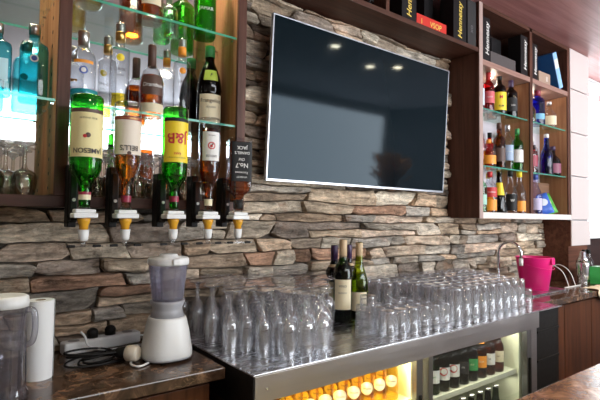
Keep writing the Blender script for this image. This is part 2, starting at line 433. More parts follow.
# ================================================================ STRUCTURE
def stone_wall():
    mb = MB(); cols = []
    pal = [(.74, .58, .42), (.82, .68, .52), (.62, .49, .37), (.70, .50, .34), (.76, .58, .41), (.52, .45, .37), (.86, .74, .58), (.60, .36, .24), (.40, .32, .26), (.72, .62, .50), (.70, .52, .37), (.56, .50, .43), (.80, .62, .48)]
    def bnd(k, z, x): return z + .016*noise.noise(Vector((x*2.6, k*7.3, 0))) + .007*noise.noise(Vector((x*9, k*3.1, 4))) + .003*noise.noise(Vector((x*30, k*3.1, 9)))
    z = .86; k = 0
    while z < 2.66:
        h = random.choice((.036, .040, .046, .052, .058, .066, .074))
        z2 = z+h
        if z < 1.371 and z2 > 1.350: z2 = 1.372
        hi = z > 1.371
        x = .893 if hi else -.75-random.random()*.3
        sk0 = 0; xe = 2.479 if hi else 3.725; z2 = min(z2, 2.347); h = max(.012, z2-z)
        if z > 2.335: break
        while x < xe-.005:
            sk1 = random.uniform(-.04, .04)
            L = random.choice((.10, .14, .18, .22, .27, .34, .42))*random.uniform(.85, 1.2)
            if hi and x+L > xe-.06: sk1 = 0
            x2 = min(x+L, xe)
            if xe-x2 < .06: x2 = xe
            cx = (x+x2)/2
            vis = True
            if vis:
                parts = [(z, z2, k, k+1)]
                if h > .060 and random.random() < .30: parts = [(z, z+h*.48, k, k+.5), (z+h*.48, z2, k+.5, k+1)]
                for (a, b, ka, kb) in parts:
                    depth = random.choice((.0, .006, .012, .02, .028, .036)); seed = random.random()*100
                    tilt = random.uniform(-.012, .012); skew = random.uniform(-.04, .04); skew2 = random.uniform(-.04, .04)
                    nu = max(8, int((x2-x)/.011)); nv = 9; eu = min(.2, .003/(x2-x)); ev = .0028/(b-a); col = random.choice(pal)
                    g = random.uniform(.48, 1.02); col = tuple(min(1, q*g) for q in col)
                    cl, cr_ = random.uniform(-.5, .8), random.uniform(-.5, .8)   # chipped corners, left and right
                    sl, sr = random.choice((-1, 1)), random.choice((-1, 1))
                    v = []
                    for j in range(nv+1):
                        t = 0 if j == 0 else 1 if j == nv else ev+(1-2*ev)*(j-1)/(nv-2)
                        for i in range(nu+1):
                            s = 0 if i == 0 else 1 if i == nu else eu+(1-2*eu)*(i-1)/(nu-2)
                            jag = .006*noise.noise(Vector((t*5+seed, s, 2)))
                            q_ = (a+(b-a)*t-z)/h-.5
                            px = x+.0008+(x2-x-.0016)*s + (sk0*(1-s)+sk1*s)*q_*min(1, h*14) + .5*jag
                            za = bnd(ka, a, px)+.0007; zb = bnd(kb, b, px)-.0007
                            pz = za+(zb-za)*t
                            dl, dr = s*(x2-x)/(b-a), (1-s)*(x2-x)/(b-a)
                            for (dd, cc, sg) in ((dl, cl, sl), (dr, cr_, sr)):
                                if dd < cc:
                                    k_ = .32*(1-dd/cc)
                                    if sg > 0: pz = za+(pz-za)*(1-k_)
                                    else: pz = zb-(zb-pz)*(1-k_)
                            ed = min(1, min(s, 1-s)*(x2-x)/.009)*min(1, min(t, 1-t)*(b-a)/.008)
                            nz = noise.fractal(Vector((px*7+seed, pz*22, seed)), 1.0, 2.0, 4)
                            ly = math.floor(3*noise.noise(Vector((px*2.5+seed, pz*38+px*5, 3))))
                            y = -(depth + .006 + tilt*(s-.5)+.006*nz+.0045*ly)
                            y = y*(.60+.40*ed**.5)
                            if i in (0, nu) or j in (0, nv): y = .022
                            v.append((px, max(-.052, y), pz))
                    f = [(j*(nu+1)+i, j*(nu+1)+i+1, (j+1)*(nu+1)+i+1, (j+1)*(nu+1)+i) for j in range(nv) for i in range(nu)]
                    mb.add(v, f, 0, False); cols += [col]*len(v)
            x = x2; sk0 = sk1
        z = z2; k += 1
    n0 = len(mb.v)
    mb.box(-3.0, 3.73, .016, .16, 0, 2.70, 1); cols += [(.08, .06, .05)]*(len(mb.v)-n0)
    o = struct('wall_back', mb, [M_STONE, M_MORTAR], label='rough ledge stone wall of stacked beige and grey stones behind the bar')
    ca = o.data.color_attributes.new('tone', 'FLOAT_COLOR', 'POINT')
    flat = []
    for c in cols: flat += [c[0], c[1], c[2], 1]
    ca.data.foreach_set('color', flat)
stone_wall()
struct('floor', bx(-3.1, 5.8, -3.8, .3, -.05, 0), M_FLOOR)
struct('ceiling', bx(-3.1, 5.8, -1.25, .3, 2.66, 2.78), M_CEIL, label='reddish wood plank ceiling over the bar')
struct('ceiling', bx(-3.1, 5.8, -3.8, -1.25, 2.70, 2.78), plain('lavender_grey_plaster', (.36, .35, .38), .8), label='pale plaster ceiling over the dining side')
struct('wall_left', bx(-3.1, -3.0, -3.8, .16, 0, 2.70), M_WALLP)
# right of the stone: pillar, low wall and window beside it
pl = MB().box(3.69, 4.02, -.20, .16, 0, 1.165, 0).box(3.69, 3.70, -.215, .16, 1.165, 1.36, 0)
struct('wall_right', pl, wood('pillar_wood', (.075, .028, .018), (.19, .08, .05), 'X', rough=.6, spec=.2), label='dark wood lower part of the pillar right of the stone wall')
pp = MB().box(3.70, 4.02, -.205, .16, 1.165, 2.66, 1)
zz = 1.165
for h in (.195, .33, .33, .33, .31):
    pp.box(3.696, 4.024, -.222, .16, zz+.004, zz+h-.004, 0); zz += h
struct('trim_1', pp, [M_PANEL, M_GREY], bevel=.002, label='cream grooved panelling of the pillar beside the bright window')
struct('wall_back', bx(4.02, 5.7, 0, .16, 0, 1.22), M_DARKP, label='dark wood low wall under the bright window beside the pillar')
struct('wall_back', bx(4.02, 5.7, 0, .16, 2.645, 2.70), M_WALLP, label='pale wall strip above the window beside the pillar')
def window(name, x0, x1, y0, y1, z0, z1, n, axis):
    mb = MB(); gl = MB(); t = .04
    def B(b, a0, a1, q0, q1, d=.03):
        if axis == 'x': b.box(a0, a1, y0-d+0, y0+d, q0, q1)
        else: b.box(x0-d, x0+d, a0, a1, q0, q1)
    a0, a1 = (x0, x1) if axis == 'x' else (y0, y1)
    B(mb, a0, a1, z0, z0+t); B(mb, a0, a1, z1-t, z1)
    for i in range(n+1):
        a = a0+(a1-a0-t)*i/n; B(mb, a, a+t, z0+t, z1-t)
    B(gl, a0+t, a1-t, z0+t, z1-t, .004)
    o = struct(name, mb, M_WHITE); struct('window_glass', gl, M_PANE, o)
    return o
window('window_1', 4.03, 5.7, .05, 0, 1.22, 2.645, 2, 'x')
struct('trim_2', bx(4.0, 5.7, -.10, .02, 1.205, 1.232), M_WHITE, bevel=.004, label='white sill of the bright window right of the pillar')
window('window_2', 2.6, 5.6, -3.7, 0, .55, 2.62, 1, 'x')
window('window_3', .3, 2.6, -3.7, 0, 2.06, 2.62, 2, 'x')
struct('wall_front', bx(.3, 2.6, -3.72, -3.66, .55, 2.06), plain('warm_beige_paint', (.62, .52, .43), .8), label='beige wall under the high windows, mirrored in the glass shelf cabinet')
struct('wall_front', MB().box(-3.1, 5.8, -3.72, -3.66, 0, .55).box(-3.1, 5.8, -3.72, -3.66, 2.62, 2.70).box(-3.1, .3, -3.72, -3.66, .55, 2.62).box(5.6, 5.8, -3.72, -3.66, .55, 2.62), M_WALLP)
struct('wall_right', bx(5.62, 5.68, -3.7, .16, 0, 2.70), plain('grey_wall_paint', (.16, .16, .17), .85), label='grey end wall of the dining side')

# ceiling downlights over the bar
M_LAMP = plain('lamp_face', (1, .85, .6), .4, emit=60, ecol=(1, .82, .55))
for i, (x, y, z) in enumerate(((2.67, -1.63, 2.70), (3.37, -1.89, 2.70), (3.55, -1.68, 2.70), (1.05, -1.75, 2.70), (1.6, -2.5, 2.70), (.5, -2.6, 2.70))):
    lb = ['first warm ceiling downlight mirrored in the television, toward its left', 'second warm ceiling downlight mirrored in the television, the brightest', 'third warm ceiling downlight mirrored in the television, toward its right'][i] if i < 3 else ['ceiling downlight nearest the bar mirrored in the left cabinet', 'ceiling downlight toward the window mirrored in the left cabinet', 'ceiling downlight mirrored at the left of the cabinet back'][i-3]
    t = thing('ceiling_downlight', lb, 'ceiling light', (x, y, z), group='recessed ceiling downlights')
    obj('trim_ring', MB().loft([(-.006, .052), (0, .056)], 24).loft([(-.006, .052), (-.0065, .04)], 24, cap0=False, cap1=False), M_CHROME, t)
    obj('lamp_disc', MB().loft([(-.0085, .038), (-.006, .038)], 24), M_LAMP, t)
    l = bpy.data.lights.new('downlight_beam', 'SPOT'); l.energy = 30; l.color = (1, .80, .55); l.spot_size = 1.7; l.spot_blend = .6; l.shadow_soft_size = .04
    lo = bpy.data.objects.new('downlight_beam', l); C.objects.link(lo); lo.parent = t; lo.location = (0, 0, -.03)

# ================================================================ LEFT CABINET
XL = .894; YF = -.22; ZB = 1.3745
lc = thing('glass_shelf_cabinet', 'walnut wall cabinet with mirrored back and glass shelves at left of the television', 'cabinet', (0, 0, ZB))
def Z(z): return z-ZB
obj('side_panel', bx(XL-.036, XL, YF, -.004, 0, 2.655-ZB), [M_WALN], lc, bevel=.0015)
obj('side_panel', bx(-.66, -.624, YF, -.004, 0, 2.655-ZB), [M_WALN], lc, bevel=.0015)
dv = obj('divider', bx(.248, .284, YF, -.012, .034, 2.655-ZB), [M_WALN], lc, bevel=.0015)
ph = MB()
for k in range(26):
    z = .06+.045*k
    ph.box(.2470, .2479, -.121, -.111, z-.005, z+.005)
obj('peg_holes', ph, M_BLACK, dv)
lin = MB().box(.2478, .248, YF+.012, -.014, .04, 2.64-ZB).box(XL-.0362, XL-.036, YF+.012, -.014, .04, 2.64-ZB)
obj('lit_face_sheet', lin, M_WARMLIT, lc)  # added thin sheets, coloured as walnut under warm light
obj('bottom_board', bx(-.624, XL-.036, YF, -.004, 0, .033), [M_WALX], lc, bevel=.0015)
obj('top_board', bx(-.624, XL-.036, YF, -.004, 2.62-ZB, 2.655-ZB), [M_WALX], lc, bevel=.0015)
obj('mirror_back', bx(-.624, XL-.036, -.012, -.004, .033, 2.62-ZB), M_MIRROR, lc)
for (z, nm) in ((1.690, 'lower'), (2.026, 'upper')):
    for (a, b) in ((-.622, .246), (.286, XL-.038)):
        g = MB().box(a, b, -.208, -.0125, Z(z), Z(z)+.008, 0)
        g.box(a, b, -.2088, -.2079, Z(z), Z(z)+.008, 1)
        sh = obj('glass_shelf', g, [M_SHELF, M_SHEDGE], lc)
        for xx in (a+.004, b-.004):
            for yy in (-.19, -.05):
                obj('shelf_pin', MB().box(xx-.006, xx+.006, yy-.004, yy+.004, Z(z)-.006, Z(z)), M_CHROME, sh)
# warm strip lamp under the cabinet's top board
ls = obj('strip_lamp', bx(-.6, .85, -.05, -.03, 2.605-ZB, 2.62-ZB), plain('strip_face', (1, .9, .75), .4, emit=3, ecol=(1, .86, .65)), lc)
a_ = area('cabinet_strip_beam', (.5, -.07, 2.60), (0, 0, 0), .7, .05, 5, (1, .86, .64)); 
a2_ = area('cabinet_strip_beam', (-.2, -.07, 2.60), (0, 0, 0), .7, .05, 5, (1, .86, .64))

ZL, ZU, ZF = 1.6985, 2.0345, 1.4076
def B(*a, **k): return bottle(*a, **k)
# bottles on the lower glass shelf
B('gin_bottle', 'square aqua glass gin bottle with round silver medallion beside the peg-hole strip', 'bottle', (.200, -.10, ZL), .245, .040, 'square', G_AQUA, None, (.03, .6), SILVER, (.86, 1.0), labels=[(.55, .58, .01, SILVER, [], [(.54, .012, WHITEL, 0), (.54, .008, BLUEL, 0)])], e=5, ysc=.8, rz=-.1)
B('gin_bottle', 'square aqua glass gin bottle cut by the left picture edge', 'bottle', (.100, -.13, ZL), .215, .038, 'square', G_AQUA, None, (.03, .7), SILVER, (.86, 1.0), labels=[(.2, .5, .7, plain('pale_aqua', (.5, .75, .8), .5), [])], e=5, ysc=.8)
B('vodka_bottle', 'clear vodka bottle with orange band and blue medallion on the lower glass shelf', 'bottle', (.342, -.10, ZL), .262, .040, 'vodka', G_BTL, None, cap=SILVER, capt=(.80, 1.0), labels=[(.56, .60, .5, ORANGEL, []), (.49, .50, .02, BLUEL, [], [(.47, .013, BLUEL, 0), (.47, .008, WHITEL, 0)])], rz=-.15)
B('vodka_bottle', 'tall frosted vodka bottle with yellow dot and gold cap on the lower glass shelf', 'bottle', (.462, -.09, ZL), .325, .033, 'tall', G_BTL, None, cap=GOLD, capt=(.80, .90), bands=[(.90, .985, SILVER)], labels=[(.08, .22, .55, L_YELLOW, []), (.6, .602, .01, YELL, [('CIROC', .014, .47, DKTXT, 0, 0), ('VODKA', .007, .41, DKTXT, 0, 0)], [(.60, .013, YELL, 0)])], rz=-.2)
B('liqueur_bottle', 'amber liqueur bottle with dark round label and cream lower label', 'bottle', (.572, -.10, ZL), .27, .042, 'round', G_BTL, L_WHISKY, (.02, .58), BROWNL, (.70, 1.0), labels=[(.30, .56, .62, BROWNL, [('Drambuie', .019, .43, WHITEL, 0.01, .25)]), (.07, .19, .75, CREAM, [])], rz=-.2)
B('vodka_bottle', 'tall frosted vodka bottle with orange dot beside the hazelnut liqueur', 'bottle', (.690, -.09, ZL), .325, .031, 'tall', G_BTL, None, cap=ORANGEL, capt=(.80, .90), bands=[(.90, .985, SILVER)], labels=[(.6, .602, .01, ORANGEL, [('CIROC', .012, .47, DKTXT, 0, 0)], [(.60, .012, ORANGEL, 0)])], rz=-.3)
B('liqueur_bottle', 'dark brown monk-shaped hazelnut liqueur bottle with cream label at cabinet right end', 'bottle', (.800, -.10, ZL), .318, .049, 'cone', G_BLACK, None, cap=GREENL, capt=(.86, 1.0), labels=[(.02, .38, .62, CREAM, [('Frangelico', .021, .30, DKTXT, 0.005, 0), ('LIQUORE', .009, .22, DKTXT, 0, 0)]), (.55, .68, .42, plain('lime_label', (.55, .68, .10), .5), [('F', .02, .615, DKTXT, .01, .2)])], rz=-.3)
# bottles on the upper glass shelf (mostly above the picture)
B('liqueur_bottle', 'bottle with bright yellow base on the upper glass shelf, left of the others', 'bottle', (.345, -.13, ZU), .28, .046, 'round', G_BTL, L_YELLOW, (.015, .6), GOLD, rz=0)
B('whisky_bottle', 'amber whisky bottle on the upper glass shelf', 'bottle', (.553, -.12, ZU), .28, .046, 'whisky', G_BTL, L_WHISKY, (.02, .55), BROWNL, labels=[(.2, .5, .5, CREAM, [])], rz=-.2)
B('gin_bottle', 'pale green gin bottle on the upper glass shelf', 'bottle', (.650, -.05, ZU), .155, .032, 'spirit', G_PALE, G_PALE, (.03, .6), None)
B('melon_liqueur_bottle', 'bright green liqueur bottle with white lettering on the upper glass shelf', 'bottle', (.765, -.12, ZU), .29, .042, 'square', G_GREEN, L_GREEN, (.02, .65), BLACKL, labels=[(.3, .302, .01, WHITEL, [('JAMAR', .018, .35, WHITEL, 0, 0)])], e=3, ysc=1, rz=-.3)
# made-up aqua dish form standing in for a bottle base
dish = MB().loft([(0, .030), (.006, .037), (.030, .042), (.046, .041)], 26, cap1=False).loft([(.046, .040), (.030, .039), (.010, .033)], 26, cap0=False, cap1=True)
tag(obj('bottle_base_standin', dish, thin('cloudy_aqua', (.2, .75, .8), (.03, .4, .5), haze=.3, hcol=(.10, .62, .68)), loc=(.334, -.165, ZL)), 'shallow aqua glass form standing in for a bottle base on the lower glass shelf above the first green optic bottle', 'dish')
# inverted stemware on the cabinet floor
def foot_part(mb, H, foot):
    mb.loft([(H-.022, .005), (H-.014, .008), (H-.007, foot*.55), (H-.004, foot), (H, foot)], 20, 1, cap0=False)
    return mb
def stem_mesh(H, rb, foot, narrow=.8, bowl=.5):
    hb = H*bowl
    p = [(0, rb*narrow), (hb*.25, rb*.93), (hb*.5, rb), (hb*.72, rb*.97), (hb*.85, rb*.84), (hb*.94, rb*.58), (hb*.985, rb*.30), (hb+.006, .0065), (hb+.014, .005), (H-.022, .005)]
    mb = MB().loft(p, 20, cap0=False, cap1=False).loft([(.001, rb*narrow-.0013), (hb*.25, rb*.93-.0014), (hb*.5, rb-.0014), (hb*.72, rb*.97-.0014), (hb*.85, rb*.84-.0014), (hb*.95, rb*.4)], 20, cap0=False)
    return foot_part(mb, H, foot)
def flute_mesh(H, rb, foot):
    hb = H*.62
    p = [(0, rb*.88), (hb*.25, rb*.97), (hb*.5, rb), (hb*.72, rb*.96), (hb*.84, rb*.80), (hb*.93, rb*.52), (hb*.985, rb*.24), (hb+.006, .0052), (H-.022, .005)]
    mb = MB().loft(p, 20, cap0=False, cap1=False).loft([(.001, rb*.88-.0013), (hb*.25, rb*.97-.0013), (hb*.5, rb-.0013), (hb*.72, rb*.96-.0013), (hb*.84, rb*.80-.0013), (hb*.94, rb*.4)], 20, cap0=False)
    return foot_part(mb, H, foot)
wg = None
k = 0
for row, (yy, off) in enumerate(((-.172, 0), (-.110, .040), (-.050, .012))):
    for i in range(17):
        x = -.57+off+i*.083
        if x > .815 or abs(x-.266) < .056: continue
        side = 'left of the cabinet divider' if x < .266 else 'right of the cabinet divider'
        lb = f'inverted wine glass on the cabinet floor, {("front", "middle", "back")[row]} row, {side}'
        if wg is None:
            wg = tag(obj('wine_glass', stem_mesh(.155, .034, .031), [M_CRYSTAL, M_FOOT], loc=(x, yy, ZF)), lb, 'wine glass')
            o = wg
        else:
            o = wg.copy(); C.objects.link(o); o.location = (x, yy, ZF); o['label'] = lb
        o['group'] = f'inverted wine glasses on the cabinet floor {side} {("front", "middle", "back")[row]} row'
# ================================================================ OPTICS
def optic(x, label, h):
    t = thing('optic_dispenser', label, 'spirit dispenser', (x, -.33, 1.26), group='spirit optics hung on the cabinet rail')
    z = lambda q: q-1.26
    br = obj('bracket', MB().box(-.032, -.008, .060, .108, z(1.315), z(h)).box(-.030, -.010, .040, .062, z(1.33), z(h)-.02), M_BLACK, t, bevel=.003)
    obj('latch', MB().loft([(0, .005), (.003, .005)], 12).xform(Matrix.Translation((-.020, .0395, z(1.395))) @ Matrix.Rotation(PI/2, 4, 'X')), M_WHITE, br)
    obj('arm', bx(-.030, .010, .020, .062, z(1.335), z(1.350)), M_BLACK, t, bevel=.002)
    obj('collar', MB().box(-.032, .032, -.026, .026, z(1.343), z(1.357)).box(-.027, .027, -.022, .022, z(1.357), z(1.368)), M_WHITE, t, bevel=.003)
    obj('neck_seat', MB().loft([(z(1.366), .016), (z(1.376), .014)], 16), thin('frosted', (.85, .85, .85), (.6, .6, .6), rough=.3), t)
    obj('measure_chamber', MB().loft([(z(1.309), .0115), (z(1.322), .0125), (z(1.334), .0175), (z(1.344), .0180)], 18), plain('amber_measure', (.72, .36, .03), .15), t)
    obj('nozzle', MB().loft([(z(1.278), .0095), (z(1.283), .0125), (z(1.310), .0150)], 18), M_WHITE, t)
    obj('spout', MB().loft([(z(1.262), .006), (z(1.279), .009)], 14), M_CLEAR, t)
    bar = MB().box(-.052, .052, -.010, .004, z(1.2605), z(1.2655))
    bo = obj('push_bar', bar, thin('bar_plastic', (.82, .82, .84), (.5, .5, .5), rough=.1), t)
    for s in (-1, 1):
        obj('bar_tip', bx(s*.034-.011, s*.034+.011, -.014, -.006, z(1.260), z(1.2675)), M_BLACK, bo, bevel=.002)
    return t
xs = [.309, .424, .573, .693, .807]
tx = lambda s, sz, t, m, b=0, sh=0: (s, sz, t, m, b, sh)
OB = [
 ('optic under the green bottle with the cream label, first from left', 1.50),
 ('optic under the clear bottle with amber spirit, second from left', 1.50),
 ('optic under the green bottle with the yellow label', 1.49),
 ('optic under the brown bottle with the red bird label', 1.49),
 ('optic under the square dark whiskey bottle nearest the television', 1.49)]
for x, (lb, h) in zip(xs, OB): optic(x, lb, h)
ZN = 1.372
def inv(name, label, x, H, R, *a, **k):
    k['flip'] = True
    return bottle(name, label, 'bottle', (x, -.33, ZN+H), H, R, *a, **k)
inv('whiskey_bottle', 'upside-down green whiskey bottle with cream label in the first optic', xs[0], .320, .0435, 'spirit', G_GREEN, L_GREEN, (.52, .99),
    bands=[(.86, .885, BURG), (.885, .93, CREAM)], labels=[(.17, .56, .80, plain('jameson_cream', (.83, .72, .36), .6), [tx('JAMESON', .0195, .505, DKTXT, .012), tx('IRISH WHISKEY', .007, .22, DKTXT)], [(.37, .007, BROWNL, 0), (.38, .005, REDL, .008)]), (.135, .17, .80, BROWNL, [])], rz=-.12)
inv('whisky_bottle', 'upside-down clear whisky bottle with white label and amber spirit in the second optic', xs[1], .318, .0385, 'whisky', G_BTL, L_AMBER, (.50, .99), bands=[(.88, .94, BURG)],
    labels=[(.18, .50, .82, plain('bells_white', (.80, .70, .58), .6), [tx("BELL'S", .021, .44, DKTXT, .012)], [(.49, .006, BROWNL, 0)]), (.145, .18, .9, plain('bells_band', (.30, .06, .04), .5), [tx('OLD SCOTCH WHISKY', .006, .163, GOLD)])], rz=-.15)
inv('whisky_bottle', 'upside-down green whisky bottle with yellow and red label in the third optic', xs[2], .325, .0400, 'spirit', G_GREEN, L_GREEN, (.55, .99), bands=[(.87, .925, BURG)],
    labels=[(.15, .545, .72, YELL, [tx('J&B', .046, .31, REDL, .02), tx('RARE', .010, .46, REDL, .01), tx('BLENDED SCOTCH WHISKY', .005, .50, DKTXT)]), (.115, .15, .72, BLACKL, [])], rz=-.2)
inv('whisky_bottle', 'upside-down brown whisky bottle with small red bird label in the fourth optic', xs[3], .308, .0355, 'whisky', G_BTL, L_WHISKY, (.12, .99), bands=[(.88, .95, CREAM)],
    labels=[(.16, .47, .55, WHITEL, [tx('GROUSE', .010, .42, DKTXT, .01), tx('FAMOUS', .006, .20, DKTXT)], [(.31, .0125, REDL, 0), (.31, .009, WHITEL, 0), (.315, .005, REDL, .001), (.295, .003, BROWNL, -.003)])], rz=-.25)
inv('whiskey_bottle', 'upside-down square dark whiskey bottle with black label nearest the television', xs[4], .252, .0405, 'square', G_BTL, L_WHISKY, (.05, .99), cap=BLACKL, capt=(.84, .97),
    labels=[(.06, .60, .86, BLACKL, [tx("JACK", .016, .14, WHITEL, .01), tx("DANIEL'S", .013, .21, WHITEL, .01), tx('Old', .014, .30, WHITEL, 0, .2), tx('No.7', .022, .38, WHITEL, .01), tx('Tennessee', .011, .48, WHITEL, 0, .2), tx('WHISKEY', .009, .54, WHITEL)])], e=6, ysc=.95, rz=-.25)

# ================================================================ TELEVISION
tv = thing('television', 'large flat black television with thin silver frame on the stone wall', 'television', (1.068, -.1018, 1.5068))
tv.rotation_euler = (.0584, 0, 0)
TW, TH = 1.23, .71
fr = MB()
for (a, b, c, d) in ((0, TW, 0, .011), (0, TW, TH-.005, TH), (0, .007, .011, TH-.005), (TW-.005, TW, .011, TH-.005)):
    fr.box(a, b, 0, .018, c, d)
obj('frame', fr, plain('tv_silver', (.42, .43, .47), .35, 1), tv, bevel=.001)
m, nt, out = nodes('tv_screen'); b = N(nt, 'ShaderNodeBsdfPrincipled'); b.inputs['Base Color'].default_value = (.003, .007, .010, 1); b.inputs['Roughness'].default_value = .06; b.inputs['IOR'].default_value = 1.255
b.inputs['Specular Tint'].default_value = (.66, .85, 1.0, 1)
nt.links.new(b.outputs[0], out.inputs[0])
obj('screen', bx(.007, TW-.005, .003, .016, .011, TH-.005), m, tv)
obj('back_shell', MB().box(.01, TW-.01, .018, .034, .01, TH-.01).box(.25, TW-.25, .034, .052, .08, TH-.25), M_BLACK, tv, bevel=.004)
obj('wall_mount', MB().box(.42, .46, .052, .075, .10, .34).box(.78, .82, .052, .075, .10, .34).box(.40, .84, .060, .078, .12, .20), M_BLACK, tv)

# ================================================================ SHELF ABOVE THE TELEVISION
sh = thing('overhead_shelf', 'long dark walnut shelf box above the television', 'shelf', (.894, 0, 2.3475))
obj('shelf_board', bx(.001, 1.583, YF, -.003, 0, .026), M_WALX, sh, bevel=.0015)
obj('back_panel', bx(.001, 1.583, -.012, -.003, .026, .30), M_DARKP, sh)
obj('divider', bx(.785, .809, YF+.004, -.012, .026, .30), M_WALN, sh)
ZS = 2.3475+.0265
def wbox(name, label, x, y, wx, wy, h, mat, z=ZS, rz=0, texts=(), cat='box', vert=True):
    t = thing(name, label, cat, (x, y, z), rz)
    obj('carton', bx(-wx/2, wx/2, -wy/2, wy/2, 0, h), mat, t, bevel=.002)
    for (s, size, m, cx, cz, ang, sh_) in texts:
        v, f = text2d(s, size, .012, sh_)
        ca, sa = math.cos(ang), math.sin(ang)
        obj('lettering', MB().add([(cx+px*ca-py*sa, -wy/2-.0012, cz+px*sa+py*ca) for px, py in v], f), m, t)
    return t
GOLDT = plain('gold_letters', (.85, .62, .12), .35)
BKBOX = plain('black_carton', (.010, .009, .010), .5, spec=.2)
DKBOX = plain('dark_patterned_carton', (.035, .034, .035), .5, spec=.25)
wbox('gift_box', 'black cognac gift box beside the shelf divider, cut by the picture top', 1.86, -.165, .115, .09, .27, BKBOX, texts=[('Hennessy', .052, GOLDT, 0.0, .118, PI/2, .2)])
wbox('liqueur_box', 'small red gift box with gold lettering lying on the overhead shelf', 2.075, -.155, .26, .07, .072, plain('red_carton', (.62, .03, .02), .4), texts=[('VSOP', .042, GOLDT, .03, .036, 0, .1), ('l', .04, GOLDT, -.09, .036, 0, 0)])
wbox('gift_box', 'black cognac gift box with gold lettering right of the red box', 2.305, -.165, .125, .09, .27, BKBOX, texts=[('Hennessy', .054, GOLDT, 0.0, .120, PI/2, .2)])
wbox('gift_box', 'dark grey patterned gift box at the right end of the overhead shelf', 2.424, -.165, .085, .09, .27, DKBOX, texts=[('XO', .03, plain('grey_letters', (.16, .16, .17), .4), 0, .10, PI/2, 0)])
wbox('gift_box', 'tall black gift box at the dark middle of the overhead shelf', 2.19, -.05, .08, .06, .27, BKBOX)
for x, lb in ((1.42, 'dark bottle beside the shelf divider left of the cognac boxes'), (1.53, 'second dark bottle left of the shelf divider, above the television'), (1.62, 'dark bottle touching the shelf divider above the television')):
    B('cognac_bottle', lb, 'bottle', (x, -.13, ZS), .24, .042, 'round', G_BLACK, None, cap=GOLD, labels=[(.2, .4, .5, DKBOX, [])])

# ================================================================ RIGHT CABINET
XR, XR2, ZR = 2.478, 3.690, 1.362
rc = thing('bottle_display_cabinet', 'tall walnut bottle cabinet with glass shelves right of the television', 'cabinet', (XR, 0, ZR))
WD = XR2-XR
lite = wood('walnut_edge', (.30, .19, .16), (.46, .32, .27), 'Z')
obj('side_panel', bx(0, .038, YF, -.003, 0, 2.655-ZR), M_WALN, rc, bevel=.0015)
obj('side_panel', bx(WD-.036, WD, YF, -.003, 0, 2.655-ZR), M_WALN, rc, bevel=.0015)
obj('divider', bx(.612, .648, YF, -.012, .036, 2.655-ZR), M_WALN, rc, bevel=.0015)
obj('bottom_board', bx(.038, WD-.036, YF, -.003, 0, .036), M_RAIL, rc, bevel=.0015)
obj('edge_strip', bx(.001, .037, YF-.004, YF, .0, 2.655-ZR), M_STRIP, rc)
obj('edge_strip', bx(.037, WD-.001, YF-.004, YF, .0, .036), M_RAIL, rc)
obj('top_board', bx(.038, WD-.036, YF, -.003, 2.630-ZR, 2.655-ZR), M_WALX, rc)
obj('pale_back', bx(.038, WD-.036, -.012, -.003, .036, 2.28-ZR), plain('pale_lilac_back', (.66, .62, .68), .3), rc)
obj('back_panel', bx(.038, WD-.036, -.012, -.003, 2.28-ZR, 2.63-ZR), M_DARKP, rc)
for (a, b) in ((.038, .612), (.648, WD-.036)):
    obj('shelf_board', bx(a, b, YF, -.012, 2.282-ZR, 2.316-ZR), wood('shelf_wood_light', (.24, .13, .10), (.38, .23, .19), 'X'), rc, bevel=.0015)
    for z in (1.674, 2.022):
        g = MB().box(a+.001, b-.001, -.200, -.0125, z-ZR, z-ZR+.008, 0).box(a+.001, b-.001, -.2008, -.1999, z-ZR, z-ZR+.008, 1)
        obj('glass_shelf', g, [M_SHELF, M_SHEDGE], rc)
    obj('lit_face_sheet', bx(b-.0004, b-.0001, YF+.01, -.013, .04, 2.28-ZR), M_WARMLIT, rc)  # added sheet with the same painted warm light
    lp = obj('added_glow_dot', MB().loft([(-.006, .007), (0, .009)], 16).xform(Matrix.Translation(((a+b)/2, -.11, 2.282-ZR))), plain('glow_dot_face', (1, .9, .75), .4, emit=6, ecol=(1, .88, .7)), rc)  # added glowing dot, stands in for a mirrored ceiling downlight
    l = bpy.data.lights.new('added_bay_glow', 'POINT'); l.energy = .35; l.color = (1, .86, .68); l.shadow_soft_size = .03  # added point light to brighten the bay, no real fitting
    lo = bpy.data.objects.new('added_bay_glow', l); C.objects.link(lo); lo.location = (XR+(a+b)/2, -.11, 2.255)
Z1, Z2, Z3 = 1.3985, 1.6825, 2.0305
f = face
# top compartment boxes
ZT = 2.3165
wbox('gift_box', 'black gift box with white lettering beside the cabinet left panel', 2.575, -.165, .09, .09, .27, BKBOX, ZT, texts=[('Hennessy', .052, WHITEL, .012, .14, PI/2, .2)])
wbox('bottle_box', 'grey patterned box lying in the cabinet top compartment', 2.80, -.15, .30, .09, .085, plain('silver_pattern', (.085, .075, .075), .45, spec=.3), ZT)
wbox('gift_box', 'tall black gift box behind the grey patterned box', 2.90, -.055, .12, .07, .25, BKBOX, ZT)
wbox('gift_box', 'black gift box with white lettering against the cabinet divider, left of it', 3.035, -.165, .09, .09, .27, BKBOX, ZT, texts=[('Hennessy', .052, WHITEL, .012, .14, PI/2, .2)])
wbox('gift_box', 'black gift box with white lettering right of the cabinet divider', 3.175, -.165, .085, .09, .25, BKBOX, ZT, texts=[('Hennessy', .050, WHITEL, .012, .13, PI/2, .2)])
wbox('bottle_box', 'small tan box lying left of the leaning blue box', 3.34, -.165, .17, .07, .085, plain('tan_carton', (.38, .27, .20), .5), ZT, texts=[('II', .05, WHITEL, .03, .04, 0, 0)])
bb = wbox('gift_box', 'tall blue gift box leaning left in the cabinet top compartment at its right end', 3.60, -.13, .065, .15, .27, plain('blue_carton', (.02, .10, .30), .4), ZT+.001)
